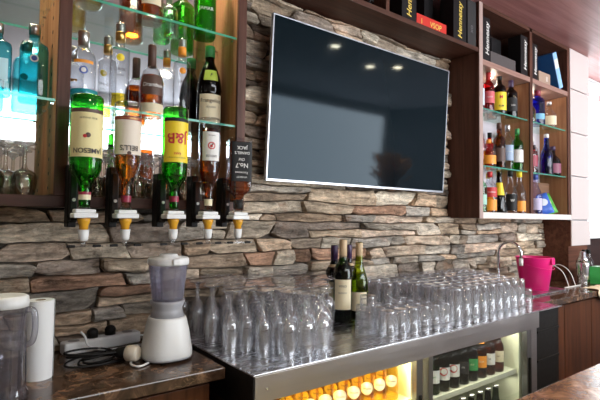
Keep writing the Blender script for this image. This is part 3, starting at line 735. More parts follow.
obj('pale_panel', MB().box(-.031, .031, -.0762, -.0752, .004, .266, 0).box(-.028, .028, -.0768, -.0762, .15, .22, 1), [plain('pale_blue', (.28, .52, .78), .5), plain('pale_cream', (.72, .72, .62), .5)], bb)
bb.rotation_euler = (0, -.42, 0)
bb.location = (3.585, -.13, ZT+.0145)
# glass shelf bottles, left bay, upper glass
cab = 'upper glass shelf of the right cabinet'
B('vodka_bottle', 'clear bottle with white label at the left end, upper glass shelf of the right cabinet', 'bottle', (2.585, -0.155, Z3), .23, .032, 'vodka', G_BTL, None, cap=WHITEL, labels=[(.1, .55, .7, plain('pale_blue_label', (.55, .66, .75), .5), [])], rz=f(2.57, -.12))
B('liqueur_bottle', 'red bottle with red cap, upper glass shelf of the right cabinet', 'bottle', (2.690, -0.155, Z3), .25, .036, 'vodka', thin('red_glass', (.8, .05, .07), (.4, .01, .02)), L_RED, (.02, .6), REDL, (.80, 1.0), labels=[(.2, .5, .7, plain('rose_label', (.65, .12, .14), .5), [('GREY', .014, .35, WHITEL, 0, 0)])], rz=f(2.69, -.12))
B('rum_bottle', 'dark brown bottle with big yellow label, upper glass shelf of the right cabinet', 'bottle', (2.825, -0.150, Z3), .26, .043, 'spirit', G_BLACK, None, cap=BLACKL, labels=[(.10, .55, .75, YELL, [('M', .03, .42, REDL, .02, 0), ('RUM', .016, .2, DKTXT, .01, 0)])], rz=f(2.8, -.12))
B('liqueur_bottle', 'black bottle with plum foil neck, upper glass shelf of the right cabinet', 'bottle', (2.965, -0.155, Z3), .26, .040, 'bordeaux', G_BLACK, None, cap=PURPLE, capt=(.70, 1.0), labels=[(.15, .5, .6, DKBOX, [('GIN', .016, .3, WHITEL, 0, 0)])], rz=f(3, -.12))
B('liqueur_bottle', 'small yellow bottle right of the cabinet divider on the upper glass', 'bottle', (3.225, -0.155, Z3), .17, .036, 'round', G_BTL, L_YELLOW, (.02, .7), YELL, rz=f(3.2, -.12))
B('gin_bottle', 'cobalt blue bottle with red neck, upper glass shelf of the right cabinet', 'bottle', (3.345, -0.145, Z3), .265, .050, 'vodka', G_BLUE, G_BLUE, (.03, .6), BURG, (.80, 1.0), rz=f(3.4, -.12), labels=[(.15, .3, .5, plain('sky_label', (.2, .5, .75), .5), [])])
B('tequila_bottle', 'clear bottle with cream label at the right end of the upper glass', 'bottle', (3.525, -0.145, Z3), .20, .048, 'round', G_BTL, None, cap=SILVER, labels=[(.12, .45, .6, CREAM, [])], rz=f(3.6, -.12))
# middle glass
B('gin_bottle', 'clear bottle with pale label on the middle glass beside the left panel', 'bottle', (2.575, -0.150, Z2), .27, .034, 'vodka', G_BTL, None, cap=BURG, labels=[(.15, .5, .7, plain('pink_label', (.7, .4, .45), .5), [])], rz=f(2.57, -.12))
B('whisky_bottle', 'small amber bottle with orange label on the middle glass', 'bottle', (2.690, -0.155, Z2), .17, .044, 'round', G_BTL, L_AMBER, (.02, .62), ORANGEL, labels=[(.1, .42, .7, ORANGEL, [])], rz=f(2.7, -.12))
B('wine_bottle', 'dark brown wine-shaped bottle on the middle glass', 'bottle', (2.815, -0.155, Z2), .29, .038, 'bordeaux', G_BROWN, L_WHISKY, (.02, .5), BROWNL, labels=[(.15, .45, .6, BROWNL, [])], rz=f(2.8, -.12))
B('vodka_bottle', 'clear bottle with blue label on the middle glass', 'bottle', (2.918, -0.155, Z2), .29, .036, 'vodka', G_BTL, None, cap=SILVER, labels=[(.2, .55, .6, plain('grey_blue_label', (.35, .45, .62), .5), [('VODKA', .012, .4, WHITEL, 0, 0)])], rz=f(2.9, -.12))
B('liqueur_bottle', 'green bottle beside the divider on the middle glass', 'bottle', (3.035, -0.158, Z2), .28, .038, 'spirit', G_GREEN, L_GREEN, (.02, .6), GREENL, labels=[(.2, .5, .6, WHITEL, [])], rz=f(3, -.12))
B('liqueur_bottle', 'ruby red bottle right of the divider on the middle glass', 'bottle', (3.300, -0.120, Z2), .26, .044, 'vodka', G_BTL, L_RED, (.02, .62), WHITEL, labels=[(.2, .5, .6, plain('ruby_label', (.35, .05, .08), .5), [])], rz=f(3.2, -.12))
B('vodka_bottle', 'tall cobalt blue bottle with white cap on the middle glass', 'bottle', (3.455, -0.155, Z2), .30, .042, 'burgundy', G_BLUE, G_BLUE, (.03, .6), WHITEL, (.9, 1.0), rz=f(3.5, -.12))
B('port_bottle', 'short dark plum bottle beside the tall blue bottle', 'bottle', (3.585, -0.140, Z2), .22, .054, 'round', G_BLACK, None, cap=PURPLE, labels=[(.1, .42, .7, plain('plum_label', (.25, .07, .12), .5), [])], rz=f(3.6, -.12))
BR = [(2.62, Z3, .24, 'vodka', G_BTL, None, SILVER, WHITEL, 'clear bottle in the back row of the upper glass, behind the red bottle'),
 (2.76, Z3, .25, 'bordeaux', G_GREEN, L_GREEN, GOLD, CREAM, 'green bottle in the back row of the upper glass, between red and yellow-labelled bottles'),
 (2.91, Z3, .22, 'round', G_BTL, L_AMBER, BLACKL, ORANGEL, 'amber bottle in the back row of the upper glass, behind the black bottle'),
 (3.30, Z3, .21, 'spirit', G_BTL, L_AMBER, GOLD, CREAM, 'amber bottle in the back row of the upper glass, right bay'),
 (2.63, Z2, .26, 'spirit', G_BTL, L_WHISKY, GOLD, CREAM, 'whisky bottle in the back row of the middle glass, left bay'),
 (2.77, Z2, .27, 'vodka', G_BTL, None, REDL, WHITEL, 'clear bottle with red cap in the back row of the middle glass'),
 (2.88, Z2, .25, 'vodka', thin('red_glass', (.8, .05, .07), (.4, .01, .02)), None, BLACKL, REDL, 'red bottle in the back row of the middle glass, behind the brown one'),
 (3.00, Z2, .26, 'tall', G_BTL, None, SILVER, BLUEL, 'slim clear bottle in the back row of the middle glass beside the green one'),
 (3.33, Z2, .24, 'spirit', G_BTL, L_AMBER, GOLD, CREAM, 'amber bottle in the back row of the middle glass, right bay'),
 (3.48, Z2, .23, 'vodka', thin('red_glass', (.8, .05, .07), (.4, .01, .02)), None, BLACKL, WHITEL, 'red bottle in the back row of the middle glass, right bay'),
 (2.62, Z1, .25, 'spirit', G_BTL, L_AMBER, GOLD, CREAM, 'amber bottle in the back row of the cabinet floor, at its left end'),
 (2.74, Z1, .26, 'vodka', G_BTL, None, BLUEL, WHITEL, 'clear bottle in the back row of the cabinet floor, left of the tapering bottle'),
 (2.86, Z1, .26, 'vodka', G_BTL, L_YELLOW, GOLD, WHITEL, 'pale yellow bottle in the back row of the cabinet floor'),
 (2.98, Z1, .27, 'spirit', G_BTL, None, SILVER, plain('lilac_label', (.55, .5, .7), .5), 'clear bottle with lilac label in the back row of the cabinet floor')]
for (x, z, h, shp, gl_, lq, cp_, lab, lb) in BR:
    B('spirit_bottle', lb, 'bottle', (x, -.050, z), h, .032, shp, gl_, lq, (.02, .55), cp_, labels=[(.2, .5, .6, lab, [])], rz=f(x, -.05), n=18)
# cabinet floor
B('vermouth_bottle', 'slim green bottle with pale label at the left end of the cabinet floor', 'bottle', (2.585, -0.165, Z1), .255, .036, 'bordeaux', G_PALE, L_GREEN, (.02, .45), BLUEL, labels=[(.18, .42, .6, plain('mint_label', (.35, .62, .50), .5), [])], rz=f(2.57, -.12))
B('aperitif_bottle', 'bottle with red label and red cap on the right cabinet floor', 'bottle', (2.685, -0.165, Z1), .25, .042, 'spirit', G_BTL, L_ORANGE, (.02, .5), REDL, labels=[(.38, .62, .75, REDL, [('CAMPARI', .012, .5, WHITEL, 0, 0)]), (.05, .32, .6, ORANGEL, [])], rz=f(2.7, -.12))
B('galliano_bottle', 'dark tapering bottle with golden neck on the right cabinet floor', 'bottle', (2.795, -0.165, Z1), .265, .046, 'spire', G_BLACK, None, cap=L_YELLOW, labels=[], bands=[(.42, .72, YELL)], rz=f(2.8, -.12))
B('rum_bottle', 'clear bottle with black oval label on the right cabinet floor', 'bottle', (2.925, -0.168, Z1), .27, .042, 'burgundy', G_BTL, None, cap=BLACKL, labels=[(.06, .46, .62, BLACKL, [('W', .025, .3, WHITEL, .01, 0)])], rz=f(3, -.12))
B('rum_bottle', 'clear bottle with orange juice at the bottom and gold cap, cabinet floor', 'bottle', (3.040, -0.168, Z1), .275, .043, 'burgundy', G_BTL, L_ORANGE, (.02, .3), YELL, labels=[(.05, .30, .5, ORANGEL, [])], rz=f(3.1, -.12))
B('vodka_bottle', 'clear violet-tinted bottle right of the divider on the cabinet floor', 'bottle', (3.262, -0.168, Z1), .27, .042, 'burgundy', thin('violet_glass', (.78, .74, .92), (.4, .34, .6)), None, cap=BLUEL, labels=[(.1, .4, .55, plain('lilac_label', (.55, .5, .7), .5), [])], rz=f(3.2, -.12))
wbox('wooden_box', 'brown wooden box standing behind the snack bags', 3.47, -.055, .33, .07, .235, wood('box_wood', (.16, .08, .05), (.28, .16, .10), 'X'), Z1)
def snack(label, x, y, col, col2, tilt, rz, lettering):
    t = thing('snack_bag', label, 'snack bag', (x, y, Z1+.001), rz)
    mb = MB(); nu, nv = 10, 12; W, H = .11, .155; T = .022
    for side in (-1, 1):
        v = []
        for j in range(nv+1):
            for i in range(nu+1):
                s, q = i/nu*2-1, j/nv*2-1
                bul = (max(0, 1-s**4)*max(0, 1-q**4))**.5
                v.append((s*W/2, side*(T*bul+.0004)+.002*noise.noise(Vector((s*3+x*9, q*3, side)))*bul, (q+1)*H/2))
        fcs = [(j*(nu+1)+i, j*(nu+1)+i+1, (j+1)*(nu+1)+i+1, (j+1)*(nu+1)+i) for j in range(nv) for i in range(nu)]
        if side > 0: fcs = [tuple(reversed(q)) for q in fcs]
        mb.add(v, fcs, 0, True)
    o = obj('foil_bag', mb, plain(lettering+'_foil', col, .3), t); o.rotation_euler = (-.22, tilt, 0)
    pm = MB(); pv = []
    for k_ in range(24):
        a = 2*PI*k_/24; s, q = .55*math.cos(a), .12+.34*math.sin(a)
        bul = (max(0, 1-s**4)*max(0, 1-q**4))**.5
        pv.append((s*W/2, -(T*bul+.004), (q+1)*H/2))
    pm.add(pv+[(0, -T-.005, (1.12)*H/2)], [(24, k_, (k_+1) % 24) for k_ in range(24)], 0)
    e = obj('printed_patch', pm, plain(lettering+'_patch', col2, .4), o)
    return t
snack('blue snack bag leaning on the right cabinet floor', 3.465, -.150, (.03, .12, .55), (.75, .78, .85), -.28, -.75, 'blue')
snack('green snack bag leaning behind the blue one on the cabinet floor', 3.585, -.125, (.10, .42, .06), (.85, .80, .30), -.35, -.75, 'green')

# ================================================================ WORKTOPS AND UNITS
ZC = .9162; XC = .684; YC = -.6473
XE = 2.545
wt = thing('steel_worktop', 'long brushed steel worktop covered with glasses', 'worktop', (XC, 0, 0))
obj('top_sheet', bx(0, XE-XC, YC, -.035, ZC-.006, ZC), M_STEEL, wt, bevel=.0015)
obj('front_fascia', bx(.002, 2.303-XC, YC+.001, YC+.025, .835, ZC-.006), M_STEELD, wt, bevel=.001)
obj('end_cap', bx(0, .006, YC+.001, -.035, .80, ZC-.006), M_BLACK, wt)
obj('rivet', MB().loft([(0, .004), (.0015, .003)], 10).xform(Matrix.Translation((.045, YC+.001, .872)) @ Matrix.Rotation(PI/2, 4, 'X')), M_CHROME, wt)
# bottle cooler under the steel
bc = thing('bottle_cooler', 'under-counter bottle cooler with glass doors and lit shelves', 'fridge', (XC, 0, 0))
def cx(a): return a-XC
M_COOL = plain('cooler_lining', (.62, .64, .50), .5)
M_BRN = wood('cooler_side_wood', (.045, .02, .014), (.09, .04, .026), 'Z')
obj('side_panel', bx(cx(.692), cx(.722), -.62, -.035, .05, .835), M_BRN, bc)
obj('back_panel', bx(cx(.722), cx(2.24), -.055, -.035, .05, .90), M_COOL, bc)
obj('floor_panel', bx(cx(.722), cx(2.24), -.60, -.055, .05, .09), M_COOL, bc)
obj('roof_panel', bx(cx(.722), cx(2.24), -.60, -.055, .885, .905), M_COOL, bc)
obj('side_panel', bx(cx(2.195), cx(2.24), -.60, -.055, .09, .885), M_COOL, bc)
obj('divider', MB().box(cx(1.425), cx(1.50), -.60, -.055, .09, .885), M_COOL, bc)
obj('plinth', bx(cx(.70), cx(2.54), -.58, -.04, 0, .05), M_BLACK, bc)
al = plain('door_aluminium', (.30, .30, .31), .35, 1)
for (a, b) in ((.724, 1.432), (1.468, 2.245)):
    d = MB()
    d.box(cx(a), cx(a)+.026, -.634, -.606, .09, .832).box(cx(b)-.036, cx(b), -.634, -.606, .09, .832)
    d.box(cx(a)+.026, cx(b)-.036, -.634, -.606, .09, .12)
    dd = obj('door', d, al, bc, bevel=.002)
    obj('door_glass', bx(cx(a)+.026, cx(b)-.036, -.621, -.617, .12, .832), thin('door_pane', (.95, .96, .96), (.8, .85, .85), ior=1.3), dd)
    obj('door_handle', bx(cx(b)-.022, cx(b)-.012, -.642, -.634, .40, .70), M_BLACK, dd)
obj('end_post', bx(cx(2.247), cx(2.302), -.634, -.04, .05, .835), M_STEELD, bc)
vp = MB().box(cx(2.304), cx(2.543), -.630, -.04, .05, .908)
for k in range(5):
    z = .80-.14*k
    vp.box(cx(2.31), cx(2.537), -.636, -.630, z, z+.012)
obj('vent_panel', vp, M_BLACK, bc, bevel=.002)
M_SHF = plain('shelf_front', (.70, .72, .60), .4)
for (a, b, z) in ((.724, 1.424, .670), (1.501, 2.194, .640), (.724, 1.424, .36), (1.501, 2.194, .36)):
    obj('shelf', MB().box(cx(a), cx(b), -.585, -.057, z-.004, z).box(cx(a), cx(b), -.59, -.585, z-.018, z+.004), M_SHF, bc)
for (a, b, col, pw) in ((.75, 1.40, (1, .84, .42), 6.0), (1.53, 2.17, (1, .93, .72), 1.7)):
    obj('tube_lamp', MB().tube([(cx(a), -.575, .868), (cx(b), -.575, .868)], .009, 10), plain('tube_face%d' % int(pw*10), (1, .9, .7), .4, emit=2.5, ecol=col), bc)
    area('cooler_lamp_beam', ((a+b)/2, -.56, .855), (-.35, 0, 0), b-a, .03, pw, col)
    area('cooler_lamp_beam', ((a+b)/2, -.56, .60), (-.35, 0, 0), b-a, .03, pw*.3, col)
# beer bottles
GOLDB = thin('golden_beer_glass', (.95, .80, .22), (.62, .42, .05))
ZB1 = .6405; ZB0 = .6705
def beer(label, x, y, z, glass, lab, txt, tcol, neck=None, group=None, cap=GOLD, disc=None, H=.215, oval=False):
    return B('beer_bottle', label, 'beer bottle', (x, y, z), H, .030, 'beer', glass, None, cap=cap, capt=(.96, 1.01), bands=([(.70, .86, neck)] if neck else []),
             labels=[(.22 if not oval else .34, .46 if not oval else .36, .70 if not oval else .2, lab, [(txt, .010, .345, tcol, .01, .1)] if txt else [], disc or [])], rz=f(x, y, .85), group=group, n=18)
gb = None
for r, y in enumerate((-.535, -.465)):
    for i in range(10):
        x = .775+.0655*i+.02*r
        if x > 1.40: continue
        lb = 'golden beer bottle with white oval label, front row in the yellow-lit cooler' if r == 0 else 'golden beer bottle in the second row of the yellow-lit cooler'
        g = 'front golden beers' if r == 0 else 'second row golden beers'
        if gb is None:
            gb = beer(lb, x, y, ZB0, GOLDB, WHITEL, 'Savanna', DKTXT, CREAM, g, disc=[(.345, .0225, WHITEL, 0), (.345, .0200, GOLD, 0), (.345, .0190, WHITEL, 0)], oval=True)
        else: dup(gb, lb, (x, y, ZB0), f(x, y, .85), g)
specs = [(1.54, G_DGREEN, GREENL, 'IPA', WHITEL, GREENL, 'dark green beer bottle with green foil neck beside the cooler divider'),
 (1.607, G_DGREEN, WHITEL, 'Lager', GREENL, None, 'dark green beer bottle with white label, second from the cooler divider'),
 (1.676, G_BLACK, WHITEL, 'AM', REDL, None, 'dark beer bottle with round red and white label, left of its twin'),
 (1.745, G_BLACK, WHITEL, 'AM', REDL, None, 'dark beer bottle with round red and white label, right of its twin'),
 (1.815, G_BLACK, DKBOX, 'XX', WHITEL, None, 'dark beer bottle with black label in the middle of the cool-lit shelf'),
 (1.885, G_BLACK, GREENL, 'ALE', CREAM, None, 'dark beer bottle with small green label left of the orange label'),
 (1.955, G_BROWN, ORANGEL, 'CIDER', WHITEL, ORANGEL, 'dark bottle with bright orange-red label on the cool-lit shelf'),
 (2.025, G_BROWN, WHITEL, 'GB', DKTXT, None, 'brown bottle with white label second from the cooler right wall'),
 (2.10, G_BROWN, CREAM, 'GB', DKTXT, None, 'brown bottle with cream label beside the cooler right wall')]
protos = []
for (x, gl_, lab, txt, tc_, nk, lb) in specs:
    dsc = [(.38, .017, REDL, 0), (.385, .012, WHITEL, .002)] if 'round red' in lb else None
    protos.append(beer(lb, x, -.545, ZB1, gl_, lab, None if dsc else txt, tc_, nk, None, cap=SILVER, disc=dsc))
for i, p in enumerate(protos):
    x = p.location.x+.01
    if x > 2.13: x = 2.12
    dup(p, 'second-row bottle behind the ' + ' '.join(specs[i][6].split()[:11]), (x, -.475, ZB1), f(x, -.47, .85), 'second row on the cool-lit shelf')
for i in range(9):
    x = 1.55+.067*i
    dup(protos[(i*2) % 5], 'dark beer bottle on the lower shelf of the cool-lit cooler', (x, -.545, .3605), f(x, -.5, .85), 'dark beers on the lower cooler shelf')
# marble counters and wood units
def counter(name, label, x0, x1, yf):
    o = obj(name, bx(x0, x1, yf, -.035, .8688, .9038), M_MARBLE, bevel=.004)
    return tag(o, label, 'worktop')
counter('marble_worktop', 'dark brown marble worktop under the white blender', -1.2, .676, -.5024)
P_ = [(2.549, -.5162), (4.6, -.5162), (4.6, -.228), (3.684, -.228), (3.684, -.035), (2.549, -.035)]
cw = MB().add([(x, y, z) for z in (.8688, .9038) for x, y in P_], [(5, 4, 3, 2, 1, 0), (6, 7, 8, 9, 10, 11)]+[(i, (i+1) % 6, 6+(i+1) % 6, 6+i) for i in range(6)])
tag(obj('marble_worktop', cw, M_MARBLE, bevel=.003), 'dark brown marble worktop right of the steel counter', 'worktop')
def unit(label, x0, x1, yf, n):   # plain push-open doors
    t = thing('base_cabinet', label, 'cabinet', (x0, 0, 0))
    w = x1-x0
    yb = -.24 if x1 > 4 else -.07
    obj('carcass', bx(0, w, yf+.02, yb, .10, .868), M_BRN, t)
    obj('plinth', bx(.0, w, yf+.06, yb-.01, 0, .10), M_BLACK, t)
    dw = w/n
    for i in range(n):
        d = obj('door', bx(i*dw+.002, (i+1)*dw-.002, yf, yf+.019, .105, .855), M_BASE, t, bevel=.0015)
    return t
unit('red-brown wood base unit under the left marble worktop', -1.2, .640, -.475, 4)
unit('red-brown wood base unit right of the steel counter', 2.552, 3.685, -.495, 3)
unit('red-brown wood base unit in front of the pillar at the far right', 3.687, 4.6, -.495, 2)

# foreground bar
bt = thing('bar_counter', 'foreground bar top of brown marble at bottom right', 'bar', (1.2, -1.254, 0))
obj('bar_top', bx(-2.7, 3.3, -.62, 0, .955, .9885), bar_marble_lit(), bt, bevel=.005)
obj('bar_front', bx(-2.65, 3.25, -.50, -.06, .06, .955), plain('bar_back_bounce', (.55, .52, .50), .5), bt)  # unseen side, made pale to bounce light onto the steel fascia
obj('kick_plate', bx(-2.65, 3.25, -.48, -.08, 0, .06), M_BLACK, bt)
# dried grasses on the bar, seen mirrored in the television
dp = thing('dried_plant', 'rust-coloured dried grass in a tall pot on the bar, mirrored in the television', 'plant', (3.51, -1.60, .9885))
obj('pot', MB().loft([(0, .06), (.02, .065), (.40, .09), (.46, .085)], 24), plain('terracotta', (.30, .12, .06), .7), dp)
pb = MB()
for i in range(150):
    a = random.random()*2*PI; r = random.uniform(.02, .22); h = random.uniform(.62, .85)
    pb.tube([(.03*math.cos(a), .03*math.sin(a), .45), (r*.5*math.cos(a), r*.5*math.sin(a), .45+(h-.45)*.6), (r*math.cos(a), r*math.sin(a), h)], [.003, .004, .009], 5)
obj('grass_blades', pb, plain('rust_grass', (.75, .36, .13), .8), dp)

# ================================================================ GLASSES ON THE STEEL
ZG = ZC+.0002
def field(proto, pts, label, group):
    for i, (x, y) in enumerate(pts):
        if i == 0: o = proto; o.location = (x, y, ZG)
        else:
            o = proto.copy(); C.objects.link(o); o.location = (x, y, ZG)
        o['label'] = label; o['category'] = 'glass'; o['group'] = group
fl = []; wl = []
y = -.57
row = 0
while y < -.07:
    x0 = .722 if y > -.50 else (.77 if y > -.55 else .86)
    x1 = min(1.42, 1.035+(.57+y)*.85)
    x = x0+.5*(row % 2)*.062
    while x < x1:
        jx, jy = random.uniform(-.003, .003), random.uniform(-.003, .003)
        (fl if x < .90 else wl).append((x+jx, y+jy)); x += .058 if x < .90 else .068
    y += .062; row += 1
wl = [p for p in wl if not (p[0] > 1.27 and p[1] > -.34)]
field(obj('champagne_flute', flute_mesh(.205, .0265, .029), [M_CLEAR, M_FOOT]), fl, 'inverted narrow flute glass at the left end of the steel worktop', 'inverted flutes')
field(obj('wine_glass', stem_mesh(.195, .0345, .033, .80, .64), [M_CLEAR, M_FOOT]), wl, 'inverted wine glass standing between the flutes and the wine bottles', 'inverted wine glasses')
def tumbler_mesh(H, r0_, r1_):
    return MB().loft([(0, r0_), (.004, r0_+.0003), (H-.012, r1_+.0003)], 22, cap0=False, cap1=False).loft([(H-.012, r1_+.0003), (H-.003, r1_), (H, r1_-.002)], 22, 1, cap0=False).loft([(.001, r0_-.0017), (H-.016, r1_-.0022), (H-.013, r1_*.5)], 22, cap0=False)
mt = []; tt = []; st = []
for r in range(4):
    for i in range(6):
        x = 1.315+.068*i+.03*(r % 2); y = -.565+.066*r
        if x < 1.30 or x > 1.66: continue
        if y > -.40 and x < 1.50: continue
        mt.append((x, y))
for r in range(8):
    for i in range(14):
        x = 1.72+.066*i-.02*(r % 2); y = -.575+.065*r
        if x > 2.30+.45*(y+.575) or y > -.07: continue
        if r > 2: x -= .0
        tt.append((x, y))
for r in range(4):
    for i in range(3):
        x = 1.52+.066*i; y = -.575+.065*(r+4)
        if y < -.07 and x > 1.54: tt.append((x, y))
for i in range(3): st.append((2.40+.03*i, -.535+.068*i))
field(obj('tumbler', tumbler_mesh(.095, .030, .026), [M_CLEAR, M_FOOT]), mt, 'short inverted tumbler near the front edge, right of the wine bottles', 'short inverted tumblers')
field(obj('highball_glass', tumbler_mesh(.148, .0305, .0265), [M_CLEAR, M_FOOT]), tt, 'tall inverted highball glass in the block at the right half of the worktop', 'inverted highball glasses')
field(obj('tumbler', tumbler_mesh(.085, .029, .026), [M_CLEAR, M_FOOT]), st, 'short inverted tumbler at the right end of the highball glasses', 'short tumblers at the right end')
t1 = tag(obj('highball_glass', tumbler_mesh(.135, .035, .031), [M_CLEAR, M_FOOT], loc=(1.325, -.452, ZG)), 'wide highball glass directly in front of the green wine bottles', 'glass')
# wine bottles
B('wine_bottle', 'dark wine bottle with purple foil, left of the four behind the glasses', 'wine bottle', (1.375, -.195, ZG), .315, .038, 'bordeaux', G_BLACK, None, cap=PURPLE, capt=(.76, 1.0), bands=[(.70, .735, CORK)], labels=[(.2, .5, .6, CREAM, [])], rz=f(1.3, -.2))
B('wine_bottle', 'dark green wine bottle with tan foil and cream label, front of the four', 'wine bottle', (1.345, -.285, ZG), .345, .040, 'bordeaux', G_DGREEN, G_DGREEN, (.02, .7), CORK, (.74, 1.0), labels=[(.16, .52, .62, CREAM, [('VINO', .014, .44, DKTXT, 0, 0), ('BLANCO', .009, .36, DKTXT, 0, 0)])], rz=f(1.35, -.28, 1))
B('wine_bottle', 'dark wine bottle with purple foil half hidden behind the green one', 'wine bottle', (1.47, -.185, ZG), .315, .038, 'bordeaux', G_BLACK, None, cap=PURPLE, capt=(.76, 1.0), bands=[(.70, .735, CORK)], labels=[(.2, .5, .6, CREAM, [])], rz=f(1.5, -.2))
B('wine_bottle', 'olive green sloping-shouldered wine bottle with tan foil, right of the four', 'wine bottle', (1.44, -.285, ZG), .33, .040, 'burgundy', G_OLIVE, G_OLIVE, (.02, .6), CORK, (.76, 1.0), labels=[(.12, .36, .6, CREAM, [])], rz=f(1.44, -.28, 1))

# ================================================================ LEFT COUNTER OBJECTS
ZM = .904
bl = thing('blender', 'white kitchen blender with smoky jar on the left marble worktop', 'blender', (.566, -.315, ZM))
obj('motor_base', MB().loft([(.010, .073), (.016, .0755), (.03, .0745), (.09, .065), (.125, .0565), (.132, .054)], 36, e=2.6), M_WHITE, bl)
obj('base_ring', MB().loft([(.006, .073), (.012, .076)], 36, e=2.6), M_GREY, bl)
for a in range(4):
    an = PI/4+a*PI/2+.3
    obj('foot', MB().loft([(0, .010), (.008, .011)], 12, cx=.06*math.cos(an), cy=.06*math.sin(an)), M_BLACK, bl)
obj('jar_collar', MB().loft([(.132, .052), (.150, .046), (.158, .0455), (.176, .053), (.182, .053)], 36), plain('blender_grey', (.40, .40, .43), .35), bl)
SMOKY = thin('smoky_jar', (.90, .90, .95), (.58, .58, .68), ior=1.8, haze=.18, hcol=(.72, .70, .80))
jr = obj('jar', MB().loft([(.182, .047), (.19, .049), (.29, .060), (.298, .061)], 36, cap1=False).loft([(.298, .059), (.19, .047)], 36, cap0=False, cap1=True), SMOKY, bl)
rb = MB()
for k in range(8):
    a = 2*PI*k/8
    rb.tube([(.046*math.cos(a), .046*math.sin(a), .19), (.058*math.cos(a), .058*math.sin(a), .288)], .0016, 6)
obj('jar_rib', rb, SMOKY, jr)
obj('lid', MB().loft([(.294, .063), (.300, .064), (.312, .064), (.317, .060), (.318, .030), (.326, .028), (.328, .024)], 36), M_WHITE, bl)
obj('spout', bx(-.012, .012, -.070, -.052, .296, .316), M_WHITE, bl, bevel=.004)
def curve_pts(pts, n=60):
    P = [Vector(p) for p in pts]; out = []
    m = len(P)-1
    for i in range(n+1):
        t = i/n*m; k = min(int(t), m-1); u = t-k
        a, b, c, d = P[max(0, k-1)], P[k], P[k+1], P[min(m, k+2)]
        out.append(.5*((2*b)+(-a+c)*u+(2*a-5*b+4*c-d)*u*u+(-a+3*b-3*c+d)*u**3))
    return out
obj('power_cord', MB().tube(curve_pts([(-.06, -.03, .006), (-.10, -.05, .004), (-.115, -.02, .004), (-.10, .02, .004), (-.07, .035, .004), (-.10, .07, .004)], 40), .0032, 8), M_WHITE, bl)
# jug
jg = thing('water_jug', 'ribbed clear plastic jug with white lid at the left picture edge', 'jug', (.122, -.415, ZM))
JG = thin('jug_plastic', (.90, .90, .94), (.42, .42, .50), ior=1.9, haze=.06, hcol=(.60, .58, .66))
jm = MB(); nn = 48; prof = [(0, .050), (.006, .053), (.016, .052), (.03, .046), (.16, .043), (.225, .046)]
v = []
for z, r in prof:
    for i in range(nn):
        a = 2*PI*i/nn; rr = r*(1+(.035 if i % 4 < 2 else -.035)*(1 if .02 < z < .2 else 0)); v.append((rr*math.cos(a), rr*math.sin(a), z))
jm.add(v, [(k*nn+i, k*nn+(i+1) % nn, (k+1)*nn+(i+1) % nn, (k+1)*nn+i) for k in range(len(prof)-1) for i in range(nn)], 0, False)
jm.f.append(tuple(reversed(range(nn)))); jm.m.append(0); jm.s.append(False)
obj('body', jm, JG, jg)
obj('inner_cup', MB().loft([(.012, .040), (.15, .038), (.2, .040)], 30, cap1=False), JG, jg)
obj('lid', MB().loft([(.222, .048), (.232, .049), (.246, .047), (.250, .040)], 36), M_WHITE, jg)
obj('handle', MB().tube(curve_pts([(.040, -.008, .212), (.057, -.012, .208), (.061, -.013, .17), (.056, -.012, .135), (.040, -.008, .125)], 24), .0075, 10), JG, jg)
# paper roll
pr_ = thing('paper_roll', 'standing white paper towel roll behind the clear jug', 'paper roll', (.213, -.29, ZM))
obj('paper', MB().loft([(0, .0345), (.212, .0345)], 40, cap0=False, cap1=False).add(*(lambda n, R, r: ([(q*math.cos(2*PI*i/n), q*math.sin(2*PI*i/n), .212) for q in (R, r) for i in range(n)], [(i, (i+1) % n, n+(i+1) % n, n+i) for i in range(n)]))(40, .0345, .013)).add([(.0345, 0, 0), (.0345, 0, .212), (.0352, -.012, .212), (.0352, -.012, 0)], [(0, 1, 2, 3)]), M_PAPER, pr_)
obj('core', MB().loft([(.212, .013), (.10, .012), (0, .012)], 24, cap0=False, cap1=True), plain('cardboard', (.35, .25, .16), .8), pr_)
# power strip
ps = thing('power_strip', 'white power strip with black plugs lying against the stone wall', 'power strip', (.305, -.105, ZM), .16)
obj('housing', bx(0, .255, -.026, .026, 0, .040), M_WHITE, ps, bevel=.008, seg=3)
sk = MB()
for k in range(4): sk.loft([(.0398, .018), (.0406, .017)], 18, cx=.035+.06*k)
obj('socket', sk, M_GREY, ps)
for k in (1, 2):
    obj('plug', MB().loft([(.041, .017), (.060, .018), (.068, .013), (.072, .006)], 18, cx=.035+.06*k), M_BLACK, ps)
obj('cord', MB().tube(curve_pts([(.25, 0, .022), (.30, -.01, .012), (.31, -.06, .004), (.27, -.075, .004), (.20, -.06, .004), (.12, -.055, .006), (.06, -.06, .03), (.05, -.05, .06), (.04, -.04, .075)], 60), .0035, 8), M_WHITE, ps)
